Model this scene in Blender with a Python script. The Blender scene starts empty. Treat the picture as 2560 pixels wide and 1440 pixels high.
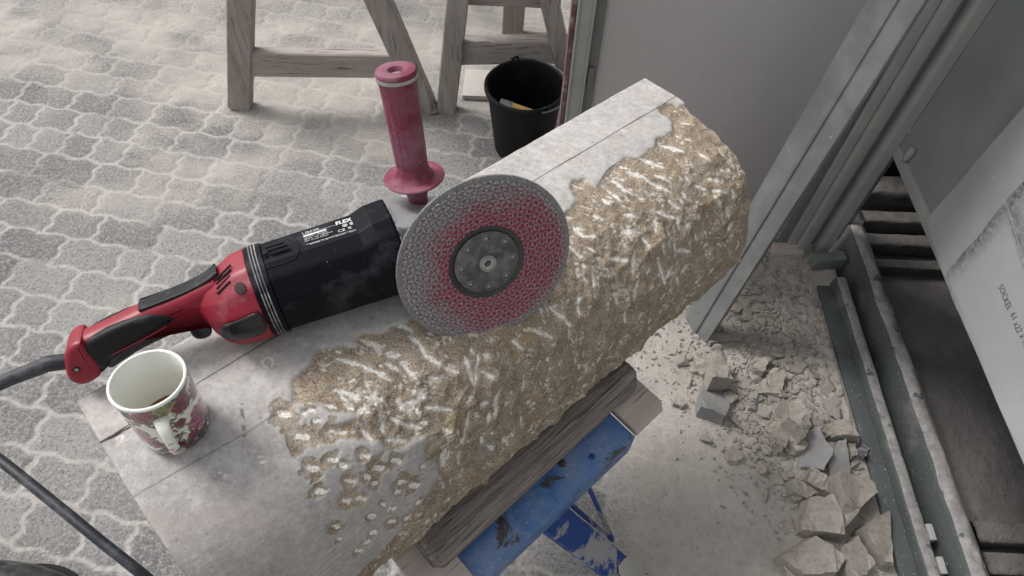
import bpy, bmesh, math, random
import numpy as np
from mathutils import Vector, Matrix, Euler
R=math.radians
rng=np.random.default_rng(7); random.seed(7)
# ------------------------------------------------------------------ camera, light, exposure
scn=bpy.context.scene
COL=scn.collection
FPX,CAMH=1650.0,1.65
_n=np.array([1230.-1280,-(1885.-720),-FPX]); UP=-_n/np.linalg.norm(_n)
_y=np.array([0,0,-1.])-np.dot([0,0,-1.],UP)*UP; _y/=np.linalg.norm(_y); _x=np.cross(_y,UP)
MC=np.array([_x,_y,UP]); CAM=np.array([0,0,CAMH])
cd=bpy.data.cameras.new('camera'); cam=bpy.data.objects.new('camera',cd); COL.objects.link(cam)
cam.matrix_world=Matrix([[*MC[0],0],[*MC[1],0],[*MC[2],CAMH],[0,0,0,1]])
cd.sensor_width=36; cd.lens=36*FPX/2560; cd.clip_start=.02; cd.clip_end=500
scn.camera=cam
scn.view_settings.view_transform='Standard'; scn.view_settings.look='None'
scn.view_settings.exposure=0.5; scn.view_settings.gamma=1.0
w=bpy.data.worlds.new('World'); scn.world=w; w.use_nodes=True
nt=w.node_tree; nt.nodes.clear()
sky=nt.nodes.new('ShaderNodeTexSky'); sky.sky_type='NISHITA'; sky.sun_disc=False
SUN_EL,SUN_ROT=R(52),R(-62)
sky.sun_elevation=SUN_EL; sky.sun_rotation=SUN_ROT; sky.air_density=1.5; sky.dust_density=4
hs=nt.nodes.new('ShaderNodeHueSaturation'); hs.inputs['Saturation'].default_value=.15
bg=nt.nodes.new('ShaderNodeBackground'); bg.inputs['Strength'].default_value=.12
ow=nt.nodes.new('ShaderNodeOutputWorld')
nt.links.new(sky.outputs[0],hs.inputs['Color']); nt.links.new(hs.outputs[0],bg.inputs[0]); nt.links.new(bg.outputs[0],ow.inputs[0])
sl=bpy.data.lights.new('sun','SUN'); sl.energy=1.8; sl.angle=R(20); sl.color=(1,.975,.955)
so=bpy.data.objects.new('sun',sl); COL.objects.link(so)
_d=Vector((math.sin(SUN_ROT)*math.cos(SUN_EL),math.cos(SUN_ROT)*math.cos(SUN_EL),math.sin(SUN_EL)))
so.rotation_euler=_d.to_track_quat('Z','Y').to_euler()

# ------------------------------------------------------------------ geometry helpers
def ray(px,py): return MC@np.array([(px-1280)/FPX,-(py-720)/FPX,-1.])
def at(px,py,z=0.): d=ray(px,py); return CAM+d*(z-CAMH)/d[2]
def aty(px,py,Y): d=ray(px,py); return CAM+d*Y/d[1]
def atx(px,py,X): d=ray(px,py); return CAM+d*X/d[0]
def atpl(px,py,p,n): d=ray(px,py); return CAM+d*(np.dot(p-CAM,n)/np.dot(d,n))

def link(name,me,m=None,parent=None):
    o=bpy.data.objects.new(name,me); COL.objects.link(o)
    if m is not None: me.materials.append(m)
    if parent is not None: o.parent=parent
    return o
def mesh(name,v,f,m=None,parent=None,smooth=False):
    me=bpy.data.meshes.new(name); me.from_pydata([tuple(map(float,p)) for p in v],[],[tuple(int(i) for i in q) for q in f]); 
    bm=bmesh.new(); bm.from_mesh(me); bmesh.ops.recalc_face_normals(bm,faces=bm.faces); bm.to_mesh(me); bm.free()
    if smooth: me.polygons.foreach_set('use_smooth',[True]*len(me.polygons))
    me.update(); return link(name,me,m,parent)
def tag(o,label=None,cat=None,group=None,kind=None):
    if label: o['label']=label
    if cat: o['category']=cat
    if group: o['group']=group
    if kind: o['kind']=kind
    return o
def empty(name,loc,rot=(0,0,0)):
    o=bpy.data.objects.new(name,None); COL.objects.link(o); o.location=loc; o.rotation_euler=rot; o.empty_display_size=.05; return o
def grid(name,P,m,attrs={},smooth=True,parent=None,wrap=False,flip=False,caps=None,colors=None):
    ni,nj=P.shape[:2]; me=bpy.data.meshes.new(name)
    idx=np.arange(ni*nj).reshape(ni,nj)
    if wrap: idx=np.concatenate([idx,idx[:,:1]],1)
    a,b,c,d=idx[:-1,:-1].ravel(),idx[1:,:-1].ravel(),idx[1:,1:].ravel(),idx[:-1,1:].ravel()
    q=np.stack([a,d,c,b] if flip else [a,b,c,d],1)
    verts=P.reshape(-1,3); nv=len(verts); loops=[q.ravel()]; tot=[np.full(len(q),4)]
    if caps is not None:   # list of (center, row, reverse)
        for cpt,row,rev in caps:
            verts=np.vstack([verts,[cpt]]); r0=idx[row,:-1]; r1=idx[row,1:]; cc=np.full(len(r0),nv); nv+=1
            t=np.stack([cc,r1,r0] if rev else [cc,r0,r1],1); loops.append(t.ravel()); tot.append(np.full(len(t),3))
    L=np.concatenate(loops); T=np.concatenate(tot); S=np.concatenate([[0],np.cumsum(T)[:-1]])
    me.vertices.add(len(verts)); me.vertices.foreach_set('co',verts.astype(np.float32).ravel())
    me.loops.add(len(L)); me.loops.foreach_set('vertex_index',L.astype(np.int32))
    me.polygons.add(len(T)); me.polygons.foreach_set('loop_start',S.astype(np.int32)); me.polygons.foreach_set('loop_total',T.astype(np.int32))
    me.update(calc_edges=True)
    if smooth: me.polygons.foreach_set('use_smooth',np.ones(len(T),bool))
    for k,v in attrs.items():
        at_=me.attributes.new(k,'FLOAT','POINT'); z=np.zeros(len(verts),np.float32); z[:ni*nj]=v.ravel(); at_.data.foreach_set('value',z)
    if colors is not None:
        ca=me.color_attributes.new('col','FLOAT_COLOR','POINT'); z=np.ones((len(verts),4),np.float32); z[:ni*nj,:3]=colors.reshape(-1,3); ca.data.foreach_set('color',z.ravel())
    return link(name,me,m,parent)
def vnoise(x,y,seed=0,n=256):
    g=np.random.default_rng(seed).random((n,n)); xi=np.floor(x).astype(int); yi=np.floor(y).astype(int); fx=x-xi; fy=y-yi
    fx=fx*fx*(3-2*fx); fy=fy*fy*(3-2*fy); a=g[xi%n,yi%n]; b=g[(xi+1)%n,yi%n]; c=g[xi%n,(yi+1)%n]; d=g[(xi+1)%n,(yi+1)%n]
    return (a*(1-fx)+b*fx)*(1-fy)+(c*(1-fx)+d*fx)*fy
def fbm(x,y,f,o=4,seed=0,gain=.5):
    s=0;a=1;t=0
    for i in range(o): s=s+a*(vnoise(x*f+17.3*i,y*f+9.1*i,seed+i)*2-1); t+=a; a*=gain; f*=2.03
    return s/t
def worley(x,y,f,seed=0,n=128):
    g=np.random.default_rng(seed).random((n,n,3)); X=x*f; Y=y*f; xi=np.floor(X).astype(int); yi=np.floor(Y).astype(int)
    d1=np.full(x.shape,9.); d2=np.full(x.shape,9.); idv=np.zeros(x.shape)
    for i in (-1,0,1):
        for j in (-1,0,1):
            q=g[(xi+i)%n,(yi+j)%n]; dx=xi+i+q[...,0]-X; dy=yi+j+q[...,1]-Y; d=np.sqrt(dx*dx+dy*dy)
            near=d<d1; d2=np.where(near,d1,np.minimum(d2,d)); idv=np.where(near,q[...,2],idv); d1=np.where(near,d,d1)
    return d1,d2,idv
def scoops(x,y,f,seed,tilt,bowl,n=128):
    g=np.random.default_rng(seed).random((n,n,5)); X=x*f; Y=y*f; xi=np.floor(X).astype(int); yi=np.floor(Y).astype(int); h=np.full(x.shape,9.)
    for i in (-1,0,1):
        for j in (-1,0,1):
            q=g[(xi+i)%n,(yi+j)%n]; dx=X-(xi+i+q[...,0]); dy=Y-(yi+j+q[...,1]); h=np.minimum(h,(q[...,2]-.5)*.35*tilt+tilt*((q[...,3]-.5)*dx+(q[...,4]-.5)*dy)*1.6+bowl*(dx*dx+dy*dy))
    return h
def sst(a,b,x): t=np.clip((x-a)/(b-a),0,1); return t*t*(3-2*t)
def chaikin(p,n=2,closed=True):
    p=np.array(p,float)
    for _ in range(n):
        q=np.roll(p,-1,0) if closed else p[1:]; a=p if closed else p[:-1]
        r=np.empty((2*len(a),p.shape[1])); r[0::2]=a*.75+q*.25; r[1::2]=a*.25+q*.75
        p=r if closed else np.vstack([p[:1],r,p[-1:]])
    return p
def inset(p,d):
    a=np.roll(p,1,0); b=np.roll(p,-1,0); t=b-a; t/=np.linalg.norm(t,axis=1)[:,None]+1e-9; n=np.stack([-t[:,1],t[:,0]],1)
    ar=np.sum(p[:,0]*np.roll(p[:,1],-1)-np.roll(p[:,0],-1)*p[:,1]); return p+(n if ar>0 else -n)*d
def pillow(name,pts,z0,z1,r,m,parent=None,n=4,smooth_it=2,tf=None):
    """polygon outline in XY, extruded z0..z1 with rounded rims of radius r"""
    p=chaikin(pts,smooth_it) if smooth_it else np.array(pts,float); L=[]
    for k in range(n+1):
        a=k/n*math.pi/2; L.append((inset(p,r*(1-math.sin(a))),z0+r*(1-math.cos(a))))
    for k in range(n+1):
        a=math.pi/2*(1-k/n); L.append((inset(p,r*(1-math.sin(a))),z1-r*(1-math.cos(a))))
    v=[];f=[];N=len(p)
    for q,z in L: v+= [(x,y,z) for x,y in q]
    for i in range(len(L)-1):
        for j in range(N): f.append((i*N+j,i*N+(j+1)%N,(i+1)*N+(j+1)%N,(i+1)*N+j))
    f.append(tuple(range(N))[::-1]); f.append(tuple((len(L)-1)*N+j for j in range(N)))
    if tf: v=[tf(*q) for q in v]
    o=mesh(name,v,f,m,parent); shade(o,40); return o
def shade(o,ang=35):
    me=o.data; me.polygons.foreach_set('use_smooth',[True]*len(me.polygons))
    bm=bmesh.new(); bm.from_mesh(me)
    for e in bm.edges:
        if len(e.link_faces)==2 and e.calc_face_angle(0)>R(ang): e.smooth=False
    bm.to_mesh(me); bm.free()
def lathe(name,prof,m,parent=None,seg=64,mat=None,smooth=True,ang=40,loop=False,cap0=True):
    v=[];f=[]; P=list(prof); n=len(P)
    for r,z in P:
        for k in range(seg): a=2*math.pi*k/seg; v.append((max(r,1e-5)*math.cos(a),max(r,1e-5)*math.sin(a),z))
    for i in range(n-1 if not loop else n):
        for k in range(seg): i2=(i+1)%n; f.append((i*seg+k,i*seg+(k+1)%seg,i2*seg+(k+1)%seg,i2*seg+k))
    if not loop and cap0: f.append(tuple(range(seg))[::-1])
    if not loop: f.append(tuple((n-1)*seg+k for k in range(seg)))
    if mat is not None: v=[mat@Vector(q) for q in v]
    o=mesh(name,v,f,m,parent); shade(o,ang); return o
def box(name,c,s,m,parent=None,rot=None,bev=.002,jit=0.,taper=None):
    bm=bmesh.new(); bmesh.ops.create_cube(bm,size=1)
    for v in bm.verts: v.co=Vector((v.co.x*s[0],v.co.y*s[1],v.co.z*s[2]))
    if bev: bmesh.ops.bevel(bm,geom=bm.edges[:],offset=min(bev,min(s)*.45),segments=2,affect='EDGES',profile=.6)
    M=(rot.to_matrix().to_4x4() if rot is not None else Matrix.Identity(4)); M.translation=Vector(c); bm.transform(M)
    me=bpy.data.meshes.new(name); bm.to_mesh(me); bm.free(); o=link(name,me,m,parent); shade(o,50); return o
def bar(name,a,b,wd,th,m,parent=None,up=(0,0,1),bev=.002,seg=1,wob=0.,seed=0):
    """rectangular bar from a to b; wd across, th along 'up'"""
    a=Vector(a);b=Vector(b);d=(b-a).normalized();u=Vector(up);s=d.cross(u).normalized();u=s.cross(d).normalized()
    rg=np.random.default_rng(seed); K=6; c=bev; ring=[(-wd/2+c,-th/2),(wd/2-c,-th/2),(wd/2,-th/2+c),(wd/2,th/2-c),(wd/2-c,th/2),(-wd/2+c,th/2),(-wd/2,th/2-c),(-wd/2,-th/2+c)]
    v=[];f=[]
    for i in range(seg+1):
        p=a+(b-a)*(i/seg); k=1+ (rg.random()-.5)*wob; 
        for x,y in ring: v.append(p+s*(x*k)+u*(y*(1+(rg.random()-.5)*wob)))
    for i in range(seg):
        for j in range(8): f.append((i*8+j,i*8+(j+1)%8,(i+1)*8+(j+1)%8,(i+1)*8+j))
    f.append(tuple(range(8))[::-1]); f.append(tuple(seg*8+j for j in range(8)))
    o=mesh(name,v,f,m,parent); shade(o,30); return o
def spline(pts,n=12):
    p=[Vector(q) for q in pts]; p=[p[0]*2-p[1]]+p+[p[-1]*2-p[-2]]; out=[]
    for i in range(1,len(p)-2):
        for k in range(n):
            t=k/n; out.append(.5*((2*p[i])+(-p[i-1]+p[i+1])*t+(2*p[i-1]-5*p[i]+4*p[i+1]-p[i+2])*t*t+(-p[i-1]+3*p[i]-3*p[i+1]+p[i+2])*t**3))
    out.append(p[-2]); return out
def tube(name,pts,rad,m,parent=None,seg=12,n=10,loopc=False):
    C=spline(pts,n) if n>1 else [Vector(q) for q in pts]; v=[];f=[]
    N=len(C); rr=rad if hasattr(rad,'__len__') else [rad]*len(pts)
    rs=np.interp(np.linspace(0,1,N),np.linspace(0,1,len(rr)),rr)
    u=None
    for i,c in enumerate(C):
        t=(C[min(i+1,N-1)]-C[max(i-1,0)]).normalized()
        if u is None: u=t.orthogonal().normalized()
        u=(u-t*u.dot(t)).normalized(); s=t.cross(u)
        for k in range(seg): a=2*math.pi*k/seg; v.append(c+(u*math.cos(a)+s*math.sin(a))*rs[i])
    for i in range(N-1):
        for k in range(seg): f.append((i*seg+k,i*seg+(k+1)%seg,(i+1)*seg+(k+1)%seg,(i+1)*seg+k))
    f.append(tuple(range(seg))[::-1]); f.append(tuple((N-1)*seg+k for k in range(seg)))
    o=mesh(name,v,f,m,parent); shade(o,60); return o
def text_geo(s,h,shear=0.,off=0.,wide=1.):
    cu=bpy.data.curves.new('t','FONT'); cu.body=s; cu.size=1.0; cu.offset=off; cu.shear=shear; cu.resolution_u=2
    ob=bpy.data.objects.new('t',cu); COL.objects.link(ob); bpy.context.view_layer.update()
    me=bpy.data.meshes.new_from_object(ob.evaluated_get(bpy.context.evaluated_depsgraph_get()))
    v=np.array([q.co[:2] for q in me.vertices]); f=[tuple(p.vertices) for p in me.polygons]
    bpy.data.objects.remove(ob); bpy.data.curves.remove(cu); bpy.data.meshes.remove(me)
    k=h/.70; v=v*k; v[:,0]=(v[:,0]-v[:,0].min())*wide; return v,f

# ------------------------------------------------------------------ materials
class NB:
    def __init__(s,name):
        s.m=bpy.data.materials.new(name); s.m.use_nodes=True; s.t=s.m.node_tree; s.b=s.t.nodes['Principled BSDF']; s.tc=s.t.nodes.new('ShaderNodeTexCoord')
        s.co=s.tc.outputs['Object']
    def n(s,t,**k):
        q=s.t.nodes.new(t)
        for a,b in k.items(): setattr(q,a,b)
        return q
    def l(s,a,b): s.t.links.new(a,b)
    def mapped(s,scale=(1,1,1),rot=(0,0,0)):
        q=s.n('ShaderNodeMapping'); q.inputs['Scale'].default_value=scale; q.inputs['Rotation'].default_value=rot; s.l(s.co,q.inputs[0]); return q.outputs[0]
    def noise(s,scale,detail=4,rough=.55,co=None,dist=0.):
        q=s.n('ShaderNodeTexNoise'); q.inputs['Scale'].default_value=scale; q.inputs['Detail'].default_value=detail; q.inputs['Roughness'].default_value=rough; q.inputs['Distortion'].default_value=dist
        s.l(co or s.co,q.inputs['Vector']); return q.outputs['Fac']
    def ramp(s,f,a,b,lo=0.,hi=1.):
        q=s.n('ShaderNodeMapRange'); q.inputs[1].default_value=a; q.inputs[2].default_value=b; q.inputs[3].default_value=lo; q.inputs[4].default_value=hi; s.l(f,q.inputs[0]); return q.outputs[0]
    def mix(s,f,a,b):
        q=s.n('ShaderNodeMix',data_type='RGBA')
        if hasattr(f,'is_linked') or not isinstance(f,(int,float)): s.l(f,q.inputs[0])
        else: q.inputs[0].default_value=f
        for i,c in ((6,a),(7,b)):
            if isinstance(c,tuple): q.inputs[i].default_value=(*c,1)
            else: s.l(c,q.inputs[i])
        return q.outputs[2]
    def math(s,op,a,b=0.):
        q=s.n('ShaderNodeMath',operation=op)
        for i,c in ((0,a),(1,b)):
            if isinstance(c,(int,float)): q.inputs[i].default_value=c
            else: s.l(c,q.inputs[i])
        q.use_clamp=(op in('ADD','MULTIPLY')); return q.outputs[0]
    def attr(s,name): q=s.n('ShaderNodeAttribute',attribute_name=name); return q
    def bump(s,h,strength=.3,dist=.002,prev=None):
        q=s.n('ShaderNodeBump'); q.inputs['Strength'].default_value=strength; q.inputs['Distance'].default_value=dist; s.l(h,q.inputs['Height'])
        if prev: s.l(prev,q.inputs['Normal'])
        return q.outputs[0]
    def out(s,col=None,rough=None,metal=None,nrm=None,spec=None):
        b=s.b
        if col is not None:
            if isinstance(col,tuple): b.inputs['Base Color'].default_value=(*col,1)
            else: s.l(col,b.inputs['Base Color'])
        if rough is not None:
            if isinstance(rough,(int,float)): b.inputs['Roughness'].default_value=rough
            else: s.l(rough,b.inputs['Roughness'])
        if metal is not None: b.inputs['Metallic'].default_value=metal
        if spec is not None: b.inputs['Specular IOR Level'].default_value=spec
        if nrm: s.l(nrm,b.inputs['Normal'])
        return s.m
def pm(name,c1,c2,scale=20,rough=.6,metal=0.,bump=.15,dust=None,dsc=30,damt=(.5,.7),stretch=(1,1,1),bsc=None,spec=.5,speck=None):
    k=NB(name); co=k.mapped(stretch); f=k.ramp(k.noise(scale,5,.6,co),.35,.65); c=k.mix(f,c1,c2); r=rough
    if dust:
        d=k.ramp(k.noise(dsc,6,.65),damt[0],damt[1]); c=k.mix(d,c,dust); r=k.ramp(d,0,1,rough,.9)
    if speck:
        sp=k.ramp(k.noise(speck[1],2,.5),speck[2],speck[2]+.03); c=k.mix(sp,c,speck[0])
    nb=k.bump(k.noise(bsc or scale*6,4,.6,co),bump,.002)
    return k.out(c,r,metal,nb,spec)
DUST=(.42,.385,.35)
M={}
M['red']=pm('red_plastic',(.25,.0035,.020),(.20,.003,.017),12,.42,0,.04,(.36,.18,.20),14,(.58,.9),speck=((.5,.4,.4),420,.74))
M['black']=pm('black_plastic',(.0015,.002,.0045),(.003,.0038,.0075),10,.40,0,.05,(.085,.085,.095),13,(.54,.9),spec=.12,speck=((.3,.3,.3),430,.76))
M['rubber']=pm('grip_rubber',(.005,.006,.008),(.010,.011,.014),20,.5,0,.2,(.12,.12,.13),22,(.52,.85),spec=.25,speck=((.3,.3,.3),420,.74))
M['trigger']=pm('trigger_plastic',(.004,.0045,.006),(.007,.008,.010),10,.25,0,.03,(.14,.14,.15),25,(.55,.9))
M['slot']=pm('vent_shadow',(.004,.004,.005),(.006,.006,.006),10,.9)
M['holered']=pm('red_recess_shade',(.035,.002,.006),(.02,.002,.004),30,.7)  # darker red on a solid plug stands for the shade in the screw hole
M['ring']=pm('collar_plastic',(.16,.16,.165),(.06,.06,.065),30,.5,0,.1,(.42,.41,.4),50,(.45,.7))
M['alu']=pm('cast_aluminium',(.36,.36,.37),(.27,.27,.28),25,.55,.5,.1,(.42,.40,.38),18,(.5,.8))
M['handle']=pm('side_handle_plastic',(.20,.016,.045),(.15,.014,.038),16,.55,0,.06,(.28,.17,.22),26,(.40,.85),speck=((.5,.4,.42),380,.73))
M['washer']=pm('steel_washer',(.35,.34,.33),(.5,.48,.46),60,.4,.6,.1,DUST,80,(.5,.7))
M['hub']=pm('dark_steel_flange',(.05,.051,.051),(.12,.117,.112),28,.55,.2,.15,(.22,.21,.20),60,(.48,.75))
M['hubring']=pm('black_flange_ring',(.028,.03,.03),(.045,.047,.047),20,.42,.2,.05)
M['white']=pm('printed_white',(.75,.75,.75),(.6,.6,.6),60,.6,0,.02)
M['label']=pm('rating_plate_ink',(.7,.7,.7),(.5,.5,.5),200,.6,0,0.)
M['cable']=pm('cable_rubber',(.008,.010,.015),(.014,.016,.022),25,.5,0,.2,(.10,.105,.115),30,(.5,.75),(1,1,1),speck=((.25,.25,.25),380,.74))
M['rivet']=pm('rivet_steel',(.34,.33,.32),(.22,.22,.22),120,.45,.4,.1)
M['nutwhite']=pm('bright_spindle_bore',(.7,.68,.66),(.55,.54,.52),80,.35,.3,.05)
M['bucket']=pm('black_bucket_plastic',(.003,.003,.004),(.006,.006,.007),12,.5,0,.08,(.02,.02,.02),14,(.55,.9),spec=.2,speck=((.2,.2,.2),170,.74))
M['wire']=pm('wire_steel',(.12,.12,.12),(.2,.2,.2),40,.4,.7)
M['yellow']=pm('yellow_handle_wood',(.34,.2,.045),(.25,.14,.035),30,.55,0,.1,(.2,.17,.13),30,(.5,.8))
M['galv']=pm('galvanized_steel',(.235,.245,.245),(.165,.173,.173),7,.5,.35,.08,(.36,.36,.355),9,(.45,.85),stretch=(1,1,.35),speck=((.5,.5,.48),60,.74))
M['panelgrey']=pm('grey_green_panel',(.29,.315,.31),(.24,.265,.262),5,.4,.1,.04,(.32,.33,.32),6,(.5,.95),speck=((.6,.6,.58),260,.73))
M['sillgrey']=pm('dark_sill_paint',(.095,.105,.105),(.075,.083,.083),8,.5,.1,.04,(.25,.245,.235),9,(.55,.95),speck=((.5,.49,.46),200,.70))
M['grey']=pm('grey_painted_metal',(.19,.205,.20),(.155,.17,.167),8,.45,.1,.04,(.27,.265,.25),12,(.55,.95),speck=((.5,.49,.46),230,.72))
M['greylight']=pm('pale_grey_metal',(.38,.39,.375),(.32,.33,.32),8,.45,.1,.04,(.38,.37,.35),14,(.55,.9))
M['maroon']=pm('maroon_edge',(.10,.035,.045),(.16,.10,.105),30,.6,0,.1,(.35,.3,.28),40,(.5,.7))
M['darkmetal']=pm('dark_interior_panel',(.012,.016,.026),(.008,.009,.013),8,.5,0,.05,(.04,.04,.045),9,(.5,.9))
M['sheet']=pm('grey_template_sheet',(.27,.28,.282),(.22,.232,.235),5,.55,0,.06,(.34,.335,.325),7,(.5,.85),speck=((.55,.54,.5),120,.735))
k=NB('grey_template_sheet'); sg_=k.attr('smudge').outputs['Fac']; c=k.mix(k.ramp(k.noise(5,5,.6),.35,.65),(.31,.32,.322),(.37,.378,.38)); c=k.mix(k.ramp(k.noise(120,2,.5),.735,.76),c,(.6,.59,.56)); c=k.mix(k.math('MULTIPLY',sg_,k.ramp(k.noise(90,6,.8),.35,.6)),c,(.05,.052,.055)); M['sheet']=k.out(c,.6,0,k.bump(k.noise(12,5,.6),.08,.003))
M['ink']=pm('dark_ink',(.03,.03,.035),(.04,.04,.045),50,.8)
M['blade']=pm('scraper_blade',(.10,.10,.10),(.2,.2,.2),60,.4,.6)
M['coffee']=pm('milky_coffee',(.23,.10,.045),(.2,.085,.04),20,.15,0,0.)
M['board']=pm('pale_board',(.45,.42,.39),(.38,.355,.33),20,.7,0,.1,DUST,10,(.4,.7))
def woodmat(name,c1,c2,c3,axis='X',dustamt=(.5,.8),gr=1.):
    k=NB(name); st={'X':(3,45,45),'Z':(45,45,3),'Y':(45,3,45)}[axis]
    co=k.mapped(st); g=k.noise(1.2*gr,6,.65,co,.6); c=k.mix(k.ramp(g,.35,.65),c1,c2)
    dk=k.ramp(k.noise(3*gr,3,.5,co),.6,.68); c=k.mix(k.math('MULTIPLY',dk,.75),c,c3)
    d=k.ramp(k.noise(7,5,.65),*dustamt); c=k.mix(k.math('MULTIPLY',d,.8),c,(.40,.36,.33))
    nb=k.bump(g,.5,.004); nb=k.bump(k.noise(300,3),.2,.001,nb)
    return k.out(c,.85,0,nb,.2)
M['wood']=woodmat('weathered_trestle_wood',(.24,.21,.19),(.37,.335,.31),(.08,.066,.058),'Z')
M['woodx']=woodmat('weathered_rail_wood',(.27,.235,.215),(.41,.37,.34),(.07,.055,.05),'X')
M['ply']=woodmat('plywood_jaw',(.42,.355,.32),(.54,.47,.425),(.2,.155,.13),'X',(.45,.8))
# stone
k=NB('carved_stone'); a_r=k.attr('rough').outputs['Fac']; a_c=k.attr('chip').outputs['Fac']; a_l=k.attr('mark').outputs['Fac']; a_o=k.attr('tone').outputs['Fac']; a_v=k.attr('cavity').outputs['Fac']
n1=k.noise(9,7,.62,None,.5); n2=k.noise(420,3,.7); n3=k.noise(45,6,.68,None,.4); n4=k.noise(4,4,.5,None,1.)
sm=k.mix(k.ramp(n1,.35,.65),(.38,.36,.347),(.48,.46,.443)); sm=k.mix(k.ramp(n3,.46,.72,0,.6),sm,(.60,.58,.56)); sm=k.mix(k.ramp(k.noise(19,7,.72,None,1.2),.52,.68,0,.5),sm,(.32,.305,.295)); sm=k.mix(k.ramp(n4,.54,.66,0,.5),sm,(.40,.35,.335))
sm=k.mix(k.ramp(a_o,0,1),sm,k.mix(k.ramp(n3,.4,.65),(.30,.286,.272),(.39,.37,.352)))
sm=k.mix(k.ramp(k.noise(75,6,.8),.42,.62,0,.55),sm,(.27,.255,.245)); sm=k.mix(k.ramp(k.noise(130,5,.8),.52,.66,0,.35),sm,(.64,.62,.60)); sm=k.mix(k.ramp(k.noise(7,5,.6,None,.8),.52,.66,0,.4),sm,(.46,.375,.35)); sm=k.mix(k.ramp(n2,.61,.68,0,.6),sm,(.17,.16,.15)); wv=k.n('ShaderNodeTexWave',wave_type='RINGS'); wv.inputs['Scale'].default_value=38; wv.inputs['Distortion'].default_value=6; wv.inputs['Detail'].default_value=3; k.l(k.mapped((1,1,1),(0,0,.4)),wv.inputs['Vector']); sm=k.mix(k.math('MULTIPLY',k.ramp(wv.outputs['Fac'],.7,1,0,.18),k.ramp(n4,.4,.6)),sm,(.60,.585,.57)); sm=k.mix(k.ramp(k.noise(120,3,.6),.67,.72,0,.6),sm,(.18,.17,.16))
rr=k.mix(k.ramp(k.noise(38,8,.74),.38,.62),(.265,.21,.158),(.47,.39,.305)); rr=k.mix(k.ramp(k.noise(14,4,.6,None,.6),.57,.70,0,.7),rr,(.44,.325,.18)); rr=k.mix(k.ramp(k.noise(11,5,.6),.60,.70,0,.6),rr,(.33,.31,.285))
rr=k.mix(k.ramp(k.noise(480,3,.8),.47,.60,0,.8),rr,(.10,.074,.05)); rr=k.mix(k.ramp(k.noise(400,3,.8),.56,.66,0,.75),rr,(.62,.54,.43));  # dark speckle is grain and also painted shade for the cavities
c=k.mix(a_r,sm,rr); c=k.mix(k.math('MULTIPLY',k.math('MULTIPLY',a_v,a_r),k.ramp(k.noise(300,4,.8),.38,.60,.0,.55)),c,(.62,.57,.50))
c=k.mix(k.math('MULTIPLY',k.ramp(a_c,.05,.70),k.ramp(k.noise(430,4,.85),.36,.56,.05,1.)),c,(.90,.87,.83)); c=k.mix(a_l,c,(.055,.052,.05))
rb=k.math('MULTIPLY',k.noise(240,5,.75),k.ramp(a_r,0,1,.25,1)); nb=k.bump(rb,.9,.003); nb=k.bump(k.noise(330,4,.7),.3,.0012,nb); 
M['stone']=k.out(c,.95,0,nb,.08)
# ground
k=NB('paving'); j=k.attr('joint').outputs['Fac']; du=k.attr('dust').outputs['Fac']; tn=k.attr('tone').outputs['Fac']
sp=k.noise(230,4,.8); sp2=k.noise(75,4,.7)
pv=k.mix(tn,(.125,.124,.124),(.27,.262,.254)); pv=k.mix(k.ramp(sp2,.45,.68,0,.75),pv,(.35,.335,.32)); pv=k.mix(k.ramp(k.noise(110,4,.75),.50,.62,0,.65),pv,(.095,.095,.096)); pv=k.mix(k.ramp(k.noise(170,3,.7),.58,.66,0,.7),pv,(.47,.46,.45))
dc=k.mix(k.ramp(k.noise(6,6,.6),.35,.7),(.345,.315,.285),(.44,.405,.37)); dc=k.mix(k.ramp(k.noise(60,5,.7),.54,.70,0,.5),dc,(.25,.225,.20)); dc=k.mix(k.ramp(k.noise(190,2,.5),.70,.73,0,.7),dc,(.13,.12,.11))
dm=k.math('ADD',du,k.ramp(k.noise(120,5,.8),.3,.7,-.38,.38)); c=k.mix(k.ramp(dm,.25,.8),pv,dc); c=k.mix(k.math('MULTIPLY',j,k.ramp(k.noise(70,4,.7),.3,.55,.32,.82)),c,(.46,.435,.40))
nb=k.bump(k.noise(95,6,.75),.8,.006); nb=k.bump(k.noise(260,4,.75),.35,.0015,nb)
M['ground']=k.out(c,.92,0,nb,.15)
k=NB('farground'); M['far']=k.out(k.mix(k.noise(3,5),(.28,.26,.24),(.36,.34,.31)),.95)
k=NB('dusty_rubble'); oi=k.n('ShaderNodeObjectInfo'); c=k.mix(k.ramp(k.noise(14,5,.6),.3,.7),(.275,.25,.222),(.375,.345,.31)); c=k.mix(oi.outputs['Random'],c,k.mix(k.noise(20,4),(.22,.19,.16),(.46,.425,.38))); c=k.mix(k.ramp(k.noise(90,5,.8),.50,.62,0,.6),c,(.17,.152,.13))
M['rock']=k.out(c,.92,0,k.bump(k.noise(60,7,.7),.5,.005),.15)
k=NB('wet_grey_rock'); c=k.mix(k.ramp(k.noise(12,5,.6),.35,.65),(.19,.187,.183),(.27,.265,.258)); M['rockd']=k.out(c,.8,0,k.bump(k.noise(70,6,.7),.35,.004))
k=NB('shed_dust'); c=k.mix(k.ramp(k.noise(8,6,.65),.3,.7),(.115,.11,.106),(.17,.162,.157)); c=k.mix(k.ramp(k.noise(30,4,.7),.63,.7,0,.7),c,(.05,.05,.05)); M['sheddust']=k.out(c,.95,0,k.bump(k.noise(9,7,.7),.8,.03),.1)
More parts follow.
